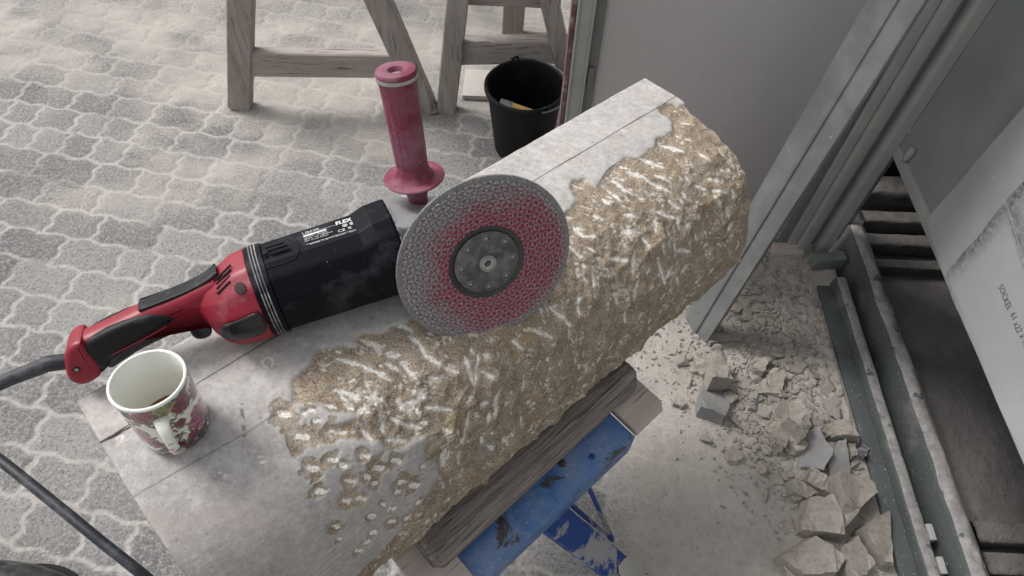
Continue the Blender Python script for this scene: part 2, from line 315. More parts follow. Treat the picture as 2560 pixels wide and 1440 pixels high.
k=NB('dusty_ledge'); c=k.mix(k.ramp(k.noise(40,6,.7),.3,.7),(.17,.163,.158),(.33,.317,.308)); e=k.ramp(k.noise(22,6,.7),.58,.62); c=k.mix(e,c,(.08,.09,.09)); k2=NB('dark_dusty_bar'); c2=k2.mix(k2.ramp(k2.noise(30,6,.7),.3,.7),(.06,.057,.055),(.12,.113,.108)); M['darkbar']=k2.out(c2,.95,0,k2.bump(k2.noise(60,7,.75),.7,.006),.1)
M['ledge']=k.out(c,.95,0,k.bump(k.noise(150,6,.75),.6,.003),.1)
def bluemat():
    k=NB('worn_blue_paint'); wn=k.ramp(k.noise(14,6,.7,None,.5),.592,.615); rn=k.noise(35,5,.7)
    c=k.mix(k.ramp(k.noise(10,4),.3,.7),(.018,.095,.29),(.04,.145,.38)); c=k.mix(k.ramp(k.noise(11,6,.65),.42,.8,0,.8),c,(.30,.34,.40)); c=k.mix(wn,c,k.mix(rn,(.02,.018,.016),(.07,.06,.055)))
    c=k.mix(k.ramp(k.noise(150,3,.7),.62,.70,0,.7),c,(.38,.37,.35))
    return k.out(c,.42,0,k.bump(k.noise(60,5,.6),.15,.002))
M['blue']=bluemat()
k=NB('dusty_blue_leg'); d=k.ramp(k.noise(5,8,.72,None,.3),.53,.56); M['blued']=k.out(k.mix(k.math('MULTIPLY',d,.85),(.012,.045,.21),(.33,.32,.31)),.7,0,k.bump(k.noise(80,5,.7),.2,.002))
k=NB('dust_coated_foot'); d=k.ramp(k.noise(30,6,.7,None,.4),.60,.63); M['foot']=k.out(k.mix(d,(.40,.385,.365),(.012,.04,.2)),.85,0,k.bump(k.noise(80,5,.7),.2,.002))
k=NB('bark_log'); co=k.mapped((4,60,60)); g=k.noise(1.0,7,.7,co,.8); g2=k.noise(3,3,.6,co); c=k.mix(k.ramp(g,.3,.66),(.115,.095,.088),(.36,.315,.295)); c=k.mix(k.ramp(g2,.55,.65,0,.7),c,(.032,.025,.022)); c=k.mix(k.ramp(k.noise(9,4,.6),.5,.75,0,.5),c,(.24,.20,.185))
M['log']=k.out(c,.9,0,k.bump(g2,.7,.004,k.bump(g,1.,.008)),.2)
# polycarbonate
k=NB('twinwall_polycarbonate'); wv=k.n('ShaderNodeTexWave',wave_type='BANDS',bands_direction='X'); wv.inputs['Scale'].default_value=36; k.l(k.co,wv.inputs['Vector'])
c=k.mix(k.ramp(wv.outputs['Fac'],0,1,0,.5),(.44,.425,.43),(.52,.50,.505)); c=k.mix(k.ramp(k.noise(5,4,.6),.45,.8,0,.4),c,(.42,.41,.40))
c=k.mix(k.ramp(k.noise(160,2,.5),.735,.75),c,(.5,.5,.48)); M['poly']=k.out(c,.35,0,k.bump(wv.outputs['Fac'],.12,.001),.6)
k=NB('leather'); c=k.mix(k.ramp(k.noise(25,5,.6,None,.8),.45,.75),(.010,.011,.011),(.09,.09,.088)); M['shoe']=k.out(c,.28,0,k.bump(k.noise(60,5,.6),.25,.002))
k=NB('mug_glaze'); c=k.attr('col').outputs['Color']; k.b.inputs['Coat Weight'].default_value=.6; M['mug']=k.out(c,.18,0,None,.6)
k=NB('mug_white'); M['mugw']=k.out((.74,.75,.70),.15,0,None,.6)
k=NB('abrasive_disc'); we=k.attr('wear').outputs['Fac']; hi=k.attr('raised').outputs['Fac']; nz=k.noise(420,5,.85)
grit=k.mix(k.ramp(nz,.4,.62),(.075,.073,.074),(.27,.26,.265)); red=k.mix(k.noise(300,3),(.20,.006,.032),(.30,.012,.055)); metal=k.mix(k.noise(90,3),(.26,.245,.25),(.44,.41,.42))
redface=k.mix(k.ramp(k.noise(150,3,.6),.35,.6,.15,.7),k.mix(.35,red,(.30,.16,.21)),grit); ed=k.ramp(hi,1.2,1.8); hi=k.ramp(hi,.2,.8)
lo=k.mix(k.ramp(k.math('ADD',we,k.ramp(k.noise(160,5,.85),.3,.7,-.45,.45)),.25,.75),red,grit); hic=k.mix(we,redface,metal)
M['disc']=k.out(k.mix(k.math('MULTIPLY',ed,k.ramp(k.noise(130,3,.6),.35,.6,.05,.6)),k.mix(hi,lo,hic),(.46,.435,.445)),.45,.15,k.bump(nz,.5,.0006),.5)
k=NB('diamond_grit_rim'); nz=k.noise(500,4,.85); M['rim']=k.out(k.mix(k.ramp(nz,.35,.65),(.07,.07,.07),(.34,.33,.325)),.6,.2,k.bump(nz,.7,.001))

# ------------------------------------------------------------------ GROUND
gx=np.arange(-2.9,1.62,.0052); gy=np.arange(.05,3.3,.0058)
X,Y=np.meshgrid(gx,gy,indexing='ij')
th=R(-10.2); U=(X*math.cos(th)+Y*math.sin(th)); V=(-X*math.sin(th)+Y*math.cos(th))
U=U+.008*fbm(X,Y,5,2,3); V=V+.008*fbm(X,Y,4,2,5)
ROW=.1085; V0=V-1.345
wave=.0052*np.sin(U*2*math.pi/.105+.6*vnoise(U*3,V*0,8))
rowf=(V0-wave)/ROW; row=np.floor(rowf); dv=np.abs(rowf-np.round(rowf))*ROW
rid=(row.astype(int))%64; offs=np.random.default_rng(4).random(64)*.19
# irregular brick lengths inside a row
lens=np.random.default_rng(5).choice([.115,.16,.20,.21],size=(64,60)); cum=np.cumsum(lens,1)-4.5
uu=U+offs[rid]+.016*(V0-wave-row*ROW)/ROW+.006*np.sin(V0*2*math.pi/.0545)
du_=np.full(X.shape,9.); bid=np.zeros(X.shape,int)
for i in range(60):
    e=cum[rid,i]; du_=np.minimum(du_,np.abs(uu-e)); bid=np.where(uu>e,i,bid)
wj=.0012+.0030*vnoise(X*11,Y*11,11)+.0012*vnoise(X*60,Y*60,14)
edge=np.minimum(dv-wj*.9,du_-wj*1.25)
joint=1-sst(-.0005,.0045,edge); joint=joint*sst(.20,.62,vnoise(X*6,Y*6,12)*.7+.3*vnoise(X*26,Y*26,13)+.15)
tone=np.random.default_rng(9).random((64,61))[rid,bid]**1.3; tone=np.clip(tone+.5*fbm(X,Y,1.6,3,45),0,1)
dustR=sst(.15,.75,X+.25*fbm(X,Y,2.2,3,21)+.10)                        # thick dust below the stand and shed side
patch=sst(.53,.72,.5+.5*fbm(X*.7,Y*1.4,2.4,5,31))
nearT=sst(1.75,2.1,Y+.15*fbm(X,Y,3,3,33))*.55
dust=np.clip(.14+.34*fbm(X,Y,8,4,44)+.44*patch+nearT*.8+dustR*.85,0,1)
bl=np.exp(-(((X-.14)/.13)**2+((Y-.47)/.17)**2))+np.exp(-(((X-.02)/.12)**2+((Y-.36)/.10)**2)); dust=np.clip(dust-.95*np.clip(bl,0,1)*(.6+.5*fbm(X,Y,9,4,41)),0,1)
farr=1-.55*sst(1.8,2.4,Y)
Z=-.0015+.0022*sst(0,.02,edge)*(1-dustR)+.0016*fbm(X,Y,10,4,51)+.0012*fbm(X,Y,45,3,52)
# low bank of dust and grit in the corner by the sill
wd1,wd2,wid=worley(X+.004*fbm(X,Y,40,2,65),Y,46,66); deb=dustR*np.exp(-(((X-.82)/.17)**4+((Y-.88)/.50)**4)); Z+=deb*(.010*(wid-.35)*sst(.02,.16,wd2-wd1)*(wid>.35)); tone=tone
bank=np.exp(-(((X-.93)/.22)**2+((Y-.95)/.40)**2)); Z+=.006*dustR*(.5+fbm(X,Y,5,4,61))+.016*bank
Z=np.where(X>.932,np.minimum(Z,.010),Z); Z=np.where(X>1.018,-.045,Z)
g=grid('ground',np.stack([X,Y,Z],-1),M['ground'],dict(joint=joint*farr*(1-.75*dustR),dust=dust,tone=tone)); tag(g,kind='structure')
v=[(-60,-60,-.06),(60,-60,-.06),(60,60,-.06),(-60,60,-.06)]
tag(mesh('yard',v,[(0,1,2,3)],M['far']),kind='structure')

# ------------------------------------------------------------------ STONE BLOCK
P0=np.array([-.4908,.3120,.95]); A=np.array([.7167,.6958,-.0463]); B=np.array([.6966,-.7175,0.]); N=np.array([.0332,.0323,.9989])
LEN=.994
sec=[(0,0),(.04,.001),(.075,.003),(.14,-.001),(.19,-.013),(.238,-.040),(.272,-.083),(.298,-.14),(.314,-.205),(.312,-.27),(.295,-.318),(.25,-.343),(.1,-.345),(.012,-.343),(0,-.33),(0,-.17),(0,0)]
sec=chaikin(sec,3,False); sd=np.concatenate([[0],np.cumsum(np.linalg.norm(np.diff(sec,axis=0),axis=1))]); TT=sd[-1]
VIS=.72
def secp(t): return np.stack([np.interp(t,sd,sec[:,0]),np.interp(t,sd,sec[:,1])],-1)
def secn(t):
    e=.006; d=secp(np.clip(t+e,0,TT))-secp(np.clip(t-e,0,TT)); d/=np.linalg.norm(d,axis=-1)[...,None]+1e-9; return np.stack([-d[...,1],d[...,0]],-1)
def hit(px,py):
    """surface parameters (s,t) of the point of the block seen at a picture point"""
    d=ray(px,py); d2=np.array([d@B,d@N]); rel=CAM-P0; c2=np.array([rel@B,rel@N]); t=np.linspace(0,.62,1240); p=secp(t)-c2
    cr=d2[0]*p[:,1]-d2[1]*p[:,0]; 
    i=np.where(np.sign(cr[:-1])!=np.sign(cr[1:]))[0]
    if len(i)==0: j=int(np.argmin(np.abs(cr)))
    else: j=int(i[0])
    tt=t[j]; lam=(p[j]@d2)/(d2@d2); return float(rel@A+lam*(d@A)),float(tt)
def stp(s,t,off=0.):
    q=secp(np.array(t)); n=secn(np.array(t)); q=q+n*off; return P0+A*s+B*q[...,0]+N*q[...,1]
ns=760; tv=np.concatenate([np.arange(0,VIS,.0014),np.linspace(VIS,TT-.0005,90)]); sv=np.linspace(0,LEN,ns)
S,T=np.meshgrid(sv,tv,indexing='ij')
def inpoly(S,T,poly):
    c=np.zeros(S.shape,bool); n=len(poly)
    for i in range(n):
        (x1,y1),(x2,y2)=poly[i],poly[(i+1)%n]
        if abs(y1-y2)<1e-9: continue
        m=((y1>T)!=(y2>T))&(S<(x2-x1)*(T-y1)/(y2-y1)+x1); c^=m
    return c
def segd(S,T,a,b):
    ax,ay=a;bx,by=b; dx,dy=bx-ax,by-ay; L=dx*dx+dy*dy+1e-12; h=np.clip(((S-ax)*dx+(T-ay)*dy)/L,0,1); return np.hypot(S-ax-h*dx,T-ay-h*dy),h
edge_px=[(1705,262),(1668,258),(1645,268),(1655,282),(1680,300),(1682,328),(1645,345),(1640,362),(1600,392),(1560,396),(1532,420),(1500,452),(1492,474),(1462,446),(1432,450),(1424,470),(1445,500),(1420,525),(1360,560),(1200,700),(1080,760),(1015,805),(962,828),(925,832),(882,848),(900,868),(850,866),(795,872),(775,912),(732,950),(731,1008),(762,1010),(805,1003),(832,1032),(880,1028),(905,1040),(860,1058),(805,1068),(800,1085),(845,1092),(900,1098),(950,1100),(965,1128),(1010,1122),(1040,1098),(1075,1085),(1060,1150),(1092,1152),(1098,1200),(1055,1255),(1010,1320),(965,1372),(905,1430)]
ep=[hit(*p) for p in edge_px]
poly=[(1.1,ep[0][1]-.01)]+ep+[(ep[-1][0]-.05,.45),(.02,.52),(-.1,.60),(-.1,.70),(1.1,.70)]
wS=S+.0035*fbm(S,T,90,3,71); wT=T+.0035*fbm(S,T,90,3,72)
def blur(m,k):
    m=m.astype(float)
    for _ in range(k): m=(m+np.roll(m,1,0)+np.roll(m,-1,0)+np.roll(m,1,1)+np.roll(m,-1,1))/5
    return m
m0=inpoly(wS,wT,poly)|(T>.64); mask=blur(m0,2); maskg=blur(m0,14)
c7=lambda x,y:(680+x/2.3226,780+y/2.3226)
c8=lambda x,y:(1300+x/2.057,160+y/2.057)
pits=[(70,590,62,45),(170,720,80,55),(340,690,60,45),(345,860,38,45),(235,910,50,45),(420,895,27,27),(540,835,35,45),(620,910,35,55),(450,985,50,35),(555,960,32,32),(275,1040,35,38),(515,1090,35,60),(640,1115,25,20),(690,1150,32,25),(570,1190,27,27),(370,1250,48,36),(390,1325,18,18),(500,1390,40,35),(590,1285,25,25),(700,1220,25,50),(225,570,28,15),(265,630,20,20),(430,1100,60,38),(760,990,80,30),(790,1200,38,45),(720,860,45,50),(880,900,25,20),(820,1010,70,28),(600,1000,20,40),(730,1050,30,20),(560,1340,22,22),(860,1110,40,35)]
relief=np.zeros(S.shape); chip=np.zeros(S.shape)
CR=[]
for x,y,rx,ry in pits:
    s0,t0=hit(*c7(x,y)); CR.append((s0,t0,(rx+ry)/2*.00027))
sm_=[(670,905,.010),(1058-410,1150,.006),(550,1190-0,.006),(295,1095,.006),(620,848,.003),(760,1030,.004)]
pitm=np.zeros(S.shape)
for i,(s0,t0,r) in enumerate(CR):
    d=np.hypot((wS-s0),(wT-t0))*(1+.55*fbm(S,T,85,3,300+i)); pitm=np.maximum(pitm,1-sst(r*.85,r*1.05,d)); relief-=.0020*np.clip(1-(d/(r*1.1))**2,0,1)*(.6+.8*vnoise(S*160,T*160,400+i))
    sg=(s0+.004,t0+.001); dd,_=segd(S,T,(s0-r*.15,t0-r*.1),(s0+r*.3,t0+r*.35)); chip=np.maximum(chip,(1-sst(.0010,.0040,dd+.0040*fbm(S,T,170,3,77)))*1.)
for x,y,r in sm_:
    s0,t0=hit(x,y); d=np.hypot(wS-s0,wT-t0); relief-=.004*np.exp(-(d/r)**2); chip=np.maximum(chip,.55*np.exp(-((d-r*.6)/.002)**2)*(vnoise(S*300,T*300,5)>.45))
seg7=[(375,262,520,305),(520,305,600,345),(600,345,690,395),(360,450,420,460),(430,465,510,505),(520,160,600,190),(600,190,630,230),(660,235,740,245),(800,135,860,180),(860,180,895,250),(895,250,960,295),(960,295,1000,310),(750,285,800,340),(800,340,840,385),(600,460,605,540),(520,560,560,580),(735,510,770,570),(770,570,890,480),(830,460,900,500),(1130,260,1180,430),(1205,250,1190,420),(1230,350,1310,400),(1345,470,1300,550),(1160,600,1110,760),(700,620,780,660),(780,660,870,680),(530,690,580,750),(650,650,655,700),(340,690,430,700),(100,715,180,740),(180,740,265,770),(45,585,140,610),(1010,800,1005,900),(920,380,970,385),(1240,250,1270,270),(805,570,808,610),(680,750,770,755),(1000,320,1080,350),(1160,215,1180,240),(610,500,650,520),(900,560,1050,575),(500,590,540,560),(1225,545,1260,535),(1270,600,1255,650),(1010,720,1040,715),(1100,830,1095,890),(1225,740,1230,770),(1270,795,1300,800),(850,670,850,710)]
seg8=[(730,410,840,440),(855,380,890,385),(925,455,975,495),(615,480,740,520),(550,550,650,580),(650,590,780,650),(700,560,775,590),(480,595,575,665),(1045,545,1100,545),(980,590,1045,605),(545,770,600,780),(700,755,810,790),(380,770,430,790),(830,740,780,700),(830,690,850,715),(850,655,870,685),(855,570,880,600),(715,690,740,692),(610,685,640,688),(1000,650,1060,660),(1095,650,1110,690),(535,855,630,865),(730,920,760,980),(600,960,590,1080),(640,890,680,960),(700,800,705,860),(820,960,880,970),(380,1040,390,1200),(310,1200,310,1290),(260,940,320,990),(280,830,330,880),(370,880,400,890),(610,1120,600,1220),(790,1050,740,1110),(870,1040,840,1080),(1020,700,1040,730),(940,770,930,800),(865,840,880,820),(960,940,975,930),(170,1260,270,1350),(80,1370,170,1410),(480,1000,560,1010),(455,640,520,700),(430,690,460,715),(820,780,830,850),(1085,860,1100,820),(500,1180,520,1240),(720,1000,740,1130),(560,1250,550,1330)]
segs=[]
for q,c_ in ((seg7,c7),(seg8,c8)):
    for x1,y1,x2,y2 in q:
        a=hit(*c_(x1,y1)); b=hit(*c_(x2,y2)); segs.append((a,b,.0034,1.))
rg=np.random.default_rng(12)
for i in range(250):
    s0=rg.uniform(.12,.98); t0=rg.uniform(.05,.56); 
    an=math.radians(rg.normal(*((56,8) if t0<.15 else (62,14) if t0<.22 else (80,20) if t0<.3 else (108,28)))); L=rg.uniform(.004,.022)*(.75 if t0>.3 else 1) 
    segs.append(((s0,t0),(s0+L*math.cos(an)*.9,t0+L*math.sin(an)),rg.uniform(.0014,.0034),rg.uniform(.5,1.)))
for i in range(420):
    s0=rg.uniform(.10,.98); t0=rg.uniform(.05,.5); an=math.radians(rg.normal(*((56,14) if t0<.15 else (62,22) if t0<.22 else (80,30) if t0<.3 else (108,34)))); L=rg.uniform(.002,.010)
    segs.append(((s0,t0),(s0+L*math.cos(an),t0+L*math.sin(an)),rg.uniform(.0008,.0018),rg.uniform(.5,1.)))
cs=np.zeros(S.shape); groove=np.zeros(S.shape)
nz1=fbm(S,T,160,3,81); nz2=.5*vnoise(S*420,T*420,82)+.5*vnoise(S*170,T*170,83); nz3=vnoise(S*45,T*45,84)*2-1
for a,b,wd,st in segs:
    m=.03; i0,i1=np.searchsorted(sv,[min(a[0],b[0])-m,max(a[0],b[0])+m]); j0,j1=np.searchsorted(tv,[min(a[1],b[1])-m,max(a[1],b[1])+m])
    if i1<=i0 or j1<=j0: continue
    sl_=(slice(i0,i1),slice(j0,j1)); d,h=segd(S[sl_],T[sl_],a,b); d=d*(1+.9*(2*h-1)**2)+.0018*nz1[sl_]+.0010*nz3[sl_]
    cs[sl_]=np.maximum(cs[sl_],st*(1-sst(wd*.15,wd*1.5,d))*(.45+.55*sst(.36,.50,nz2[sl_]))); groove[sl_]=np.maximum(groove[sl_],np.exp(-(d/(wd*2.2))**2))
amp_=.45+.75*sst(.10,.36,T+.04*fbm(S,T,8,3,90)); q1=wS+.004*fbm(S,T,25,2,191); q2=wT+.004*fbm(S,T,25,2,192)
fac=amp_*(scoops(q1*1.2,q2,30,93,.0058,.0062)+scoops(wS,wT*1.1,72,94,.0032,.0030)+.0038*fbm(S,T,16,3,95)-.001)+.0009*fbm(S,T,150,3,96,.65)
rel_r=-.0034+fac-.0014*groove
relief=relief*(1-maskg)+maskg*rel_r
relief+= (1-mask)*(.0004*fbm(S,T,40,3,97))
# bigger knocks along the right end and the underside
relief-=mask*.010*sst(.93,1.,S/LEN)*(.5+.8*fbm(S*0,T,26,3,98))
relief+=mask*sst(.36,.5,T)*(.008*fbm(S,T,14,4,99)-.007)
cs=np.maximum(cs,.45*sst(.68,.80,.5*vnoise(S*330,T*330,86)+.5*vnoise(S*60,T*60,87)))
chipA=np.clip(cs*mask+chip*(1-mask),0,1)*(T<.66)
rough=np.clip(mask+pitm*(.65+.35*sst(.35,.6,vnoise(S*60,T*60,410))),0,1)
# pencil lines and marks
mark=np.zeros(S.shape)
def mline(pts,wd,brk=.0,al=1.):
    global mark
    for a,b in zip(pts[:-1],pts[1:]):
        d,_=segd(S,T,hit(*a),hit(*b)); mark=np.maximum(mark,al*(1-sst(wd*.5,wd,d))*(vnoise(S*180,T*180,55)>brk))
mline([(250,1107),(500,955),(800,775),(1000,655),(1350,443),(1690,241)],.0011)
mline([(248,1109),(335,1062)],.002)
mline([(330,1243),(605,1088),(740,1005)],.0011,.05,.5)
mline([(604,1012),(612,1090)],.0026,.42,.6)
mline([(1500,455),(1518,425),(1545,405),(1580,397)],.0011,.2)
mark*=(1-mask)
s_,t_=S,T
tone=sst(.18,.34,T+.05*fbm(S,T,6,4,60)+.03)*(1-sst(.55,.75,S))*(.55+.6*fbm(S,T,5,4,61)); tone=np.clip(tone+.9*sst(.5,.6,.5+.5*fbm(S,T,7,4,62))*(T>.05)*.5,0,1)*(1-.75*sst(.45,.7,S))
q=secp(T)+secn(T)*relief[...,None]
bulge=np.zeros(S.shape)
sx=S.copy(); endw=np.zeros(S.shape); sx=sx-sst(.97,1,S/LEN)*mask*(.012*vnoise(T*30,T*0,63)+.006*vnoise(T*90,T*0,64))
PP=P0+sx[...,None]*A+q[...,0:1]*B+q[...,1:2]*N
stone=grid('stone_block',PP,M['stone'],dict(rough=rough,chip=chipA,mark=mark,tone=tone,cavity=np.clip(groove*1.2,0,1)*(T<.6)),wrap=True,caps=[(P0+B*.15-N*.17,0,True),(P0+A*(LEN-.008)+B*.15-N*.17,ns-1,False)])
bm=bmesh.new(); bm.from_mesh(stone.data); 
me=stone.data; pc=me.polygons; 
sm_flag=np.ones(len(pc),bool); ncap=len(tv)*2; sm_flag[-ncap:]=False; pc.foreach_set('use_smooth',sm_flag); bm.free()
nrm_flip=False
tag(stone,'long grey limestone block with rounded front, half of it chiselled back to rough brown stone','stone block')

# ------------------------------------------------------------------ ANGLE GRINDER (tool frame: X to the head, Y to the side handle, Z out of the disc)
OG=np.array([-.0326,.5006,.9948]); WG=np.array([[.8977,-.1608,.4103],[.4407,.3282,-.8355],[-.0002,.9308,.3655]])
gr=empty('angle_grinder',(0,0,0)); gr.matrix_world=Matrix([[*WG[0],OG[0]],[*WG[1],OG[1]],[*WG[2],OG[2]],[0,0,0,1]])
tag(gr,'red and black angle grinder lying on the stone block with its studded disc facing up','angle grinder')
YC,ZC=.022,-.064
FAC=[-13,28,52,79,106,133,160,187,214,241,268,295,322]
def ringpts(r,n_sub=5,soft=.35):
    out=[]
    for i in range(len(FAC)):
        a0=FAC[i]; a1=FAC[(i+1)%len(FAC)]+(360 if i==len(FAC)-1 else 0)
        p=np.array([math.cos(R(a0)),math.sin(R(a0))]); q_=np.array([math.cos(R(a1)),math.sin(R(a1))])
        for k_ in np.linspace(.04,.96,n_sub): out.append(p*(1-k_)+q_*k_)
    return np.array(out)*r
def loftx(name,rows,m,capsb=True,parent=gr,ang=14,facet=True):
    """rows: (x,r,yc,zc,sy,sz)"""
    v=[];f=[]
    for x,r,yc,zc,sy,sz in rows:
        p=ringpts(r) if facet else np.array([(math.cos(2*math.pi*k_/65)*r,math.sin(2*math.pi*k_/65)*r) for k_ in range(65)])
        v+=[(x,yc+a*sy,zc+b*sz) for a,b in p]
    n=65
    for i in range(len(rows)-1):
        for j_ in range(n): f.append((i*n+j_,i*n+(j_+1)%n,(i+1)*n+(j_+1)%n,(i+1)*n+j_))
    f.append(tuple(range(n))[::-1]); f.append(tuple((len(rows)-1)*n+j_ for j_ in range(n)))
    o=mesh(name,v,f,m,parent); shade(o,ang); return o
hous=loftx('motor_housing',[(-.250,.0535,YC,ZC,1,1),(-.248,.0555,YC,ZC,1,1),(-.20,.0565,YC,ZC,1,1),(-.15,.0575,YC,ZC,1,1),(-.138,.058,YC,ZC,1,1),(-.120,.0602,YC+.0035,ZC,1.02,1),(-.098,.0610,YC+.004,ZC,1.02,1),(-.095,.0598,YC+.004,ZC,1.02,1)],M['black'])
for x,r in ((-.2630,.0566),(-.2595,.0570),(-.2560,.0568)):
    loftx('collar_ring',[(x,r-.002,YC,ZC,1,1),(x+.0005,r,YC,ZC,1,1),(x+.0017,r,YC,ZC,1,1),(x+.0022,r-.002,YC,ZC,1,1)],M['ring'],ang=40,facet=False)
loftx('collar_core',[(-.268,.0557,YC,ZC,1,1),(-.249,.0562,YC,ZC,1,1)],M['black'],facet=False)
cap=loftx('rear_cap',[(-.267,.0555,YC-.0005,ZC,1,1),(-.269,.0568,YC-.0005,ZC,1,1),(-.284,.0560,YC-.002,ZC,1,1),(-.298,.0520,YC-.005,ZC,1.,1),(-.310,.0470,YC-.007,ZC,1.,.98),(-.320,.0400,YC-.006,ZC,1.,.95),(-.328,.0310,YC-.002,ZC,1.,.9),(-.334,.0200,YC+.006,ZC,1.,.9),(-.337,.006,YC+.01,ZC,1,.9)][::-1],M['red'],ang=26)
def onring(ang,x,off=0,r=.0565,yc=YC): return (x,yc+(r+off)*math.cos(R(ang)),ZC+(r+off)*math.sin(R(ang)))
# tilted side slots of the red cap
for k_,(a0,x0,x1) in enumerate([(13,-.304,-.284),(20,-.305,-.285),(27,-.306,-.287),(34,-.307,-.289)]):
    rr_=lambda x: np.interp(x,[-.31,-.298,-.284,-.27],[.0470,.0520,.0560,.0568]); yy=lambda x: np.interp(x,[-.31,-.298,-.284,-.27],[YC-.007,YC-.005,YC-.002,YC])
    tube('vent_slot',[onring(a0+4*(1-i/3),x0+(x1-x0)*i/3,-.0006,rr_(x0+(x1-x0)*i/3),yy(x0+(x1-x0)*i/3)) for i in range(4)],.0013,M['slot'],gr,8,3)
p_=onring(48,-.2805,-.0016,.0550,YC-.002); dd_=Vector((-.16,.98*math.cos(R(43)),.98*math.sin(R(43))))
lathe('screw_hole',[(.0074,-.002),(.0074,.0031),(.0066,.0033)],M['holered'],gr,24,Matrix.Translation(Vector(p_))@dd_.to_track_quat('Z','Y').to_matrix().to_4x4()@Matrix.Scale(.85,4,(1,0,0)))
# black inlay patch on the cap
v=[];f=[];xs=np.linspace(-.3185,-.2690,14); an=np.linspace(81,112,9)
for x in xs:
    rr0=np.interp(x,[-.3165,-.3115,-.3065,-.298,-.284,-.2695],[.0425,.0462,.0488,.0522,.0560,.0568]); yc0=np.interp(x,[-.3165,-.31,-.298,-.284,-.27],[YC-.007,YC-.007,YC-.005,YC-.002,YC])
    for a0 in an:
        e_=min(1,((x-xs[0])/.006),(xs[-1]-x)/.002+.2); v.append((x,yc0+(rr0+.0009)*math.cos(R(96.5+(a0-96.5)*max(.35,math.sqrt(max(0,min(1,e_)))))),ZC+(rr0+.0009)*math.sin(R(96.5+(a0-96.5)*max(.35,math.sqrt(max(0,min(1,e_))))))))
for i in range(13):
    for j_ in range(8): f.append((i*9+j_,i*9+j_+1,(i+1)*9+j_+1,(i+1)*9+j_))
o=mesh('side_inlay',v,f,M['trigger'],gr,True)
sm2=o.modifiers.new('s','SOLIDIFY'); sm2.thickness=.002; sm2.offset=0
# handle
ZG=ZC
hn=pillow('rear_handle',[(-.300,.066),(-.318,.0615),(-.356,.0545),(-.39,.0528),(-.437,.0432),(-.462,.041),(-.470,.028),(-.462,.012),(-.43,.014),(-.39,.020),(-.365,.026),(-.345,.029),(-.334,.020),(-.318,-.004),(-.300,-.005)],ZG-.0175,ZG+.0175,.013,M['red'],gr,5)
pillow('grip_pad',[(-.465,.0335),(-.4377,.0430),(-.402,.0480),(-.376,.0463),(-.3625,.0375),(-.3590,.0300),(-.385,.0232),(-.42,.0160),(-.438,.0095),(-.450,-.0045),(-.461,-.0075),(-.468,.008)],ZG-.0195,ZG+.0200,.0065,M['rubber'],gr,5,1)
pillow('thumb_pad',[(-.300,.0700),(-.318,.0630),(-.338,.0585),(-.365,.0555),(-.395,.0530),(-.39,.0515),(-.362,.0530),(-.34,.0548),(-.322,.0585),(-.304,.0655)],ZG-.013,ZG+.0120,.0022,M['rubber'],gr,4)
pillow('trigger',[(-.332,.0255),(-.352,.0310),(-.368,.0282),(-.39,.0230),(-.43,.0120),(-.447,.006),(-.449,-.0075),(-.43,-.0015),(-.41,.0055),(-.386,.0095),(-.362,.0130),(-.3545,.0115),(-.3545,-.0025),(-.346,-.0085),(-.334,-.0065),(-.331,.006)],ZG-.0145,ZG+.0160,.004,M['trigger'],gr,4,1)
tube('trigger_surround',[(-.452,.0085,ZG+.0165),(-.43,.0145,ZG+.0188),(-.40,.0205,ZG+.0188),(-.372,.0268,ZG+.0178)],.0011,M['red'],gr,8,4)
pillow('end_cap',[(-.4545,.0415),(-.4628,.0430),(-.474,.037),(-.4815,.024),(-.488,.004),(-.486,-.006),(-.478,-.0130),(-.464,-.011),(-.455,-.006),(-.4515,.008),(-.4545,.025)],ZG-.022,ZG+.0225,.007,M['red'],gr,5,1)
lathe('cap_screw_hole',[(.0036,0),(.0036,.0012),(.003,.0014)],M['slot'],gr,20,Matrix.Translation(Vector((-.4735,.012,ZG+.0222))))
lathe('cap_screw',[(.0022,0),(.0022,.0018),(.001,.0018)],M['rivet'],gr,16,Matrix.Translation(Vector((-.4735,.012,ZG+.0220))))
# vents on the housing panel: dark slots and hole
for a0,x0,x1 in ((4,-.243,-.221),(11,-.240,-.218),(18,-.238,-.216)):
    tube('vent_slot',[onring(a0,x0,-.0008),onring(a0,x1,-.0008)],.0014,M['slot'],gr,8,1)
lathe('lock_hole',[(.0032,-.001),(.0032,.0014),(.0026,.0015)],M['slot'],gr,20,Matrix.Translation(Vector(onring(14,-.2445,-.0005)))@Vector((0,math.cos(R(14)),math.sin(R(14)))).to_track_quat('Z','Y').to_matrix().to_4x4())
tube('panel_seam',[onring(-8,-.211,.0003),onring(2,-.2075,-.0014),onring(24,-.207,.0),onring(33,-.213,-.0006),onring(36,-.220,-.0010),onring(36,-.248,-.0014)],.00045,M['slot'],gr,6,5)
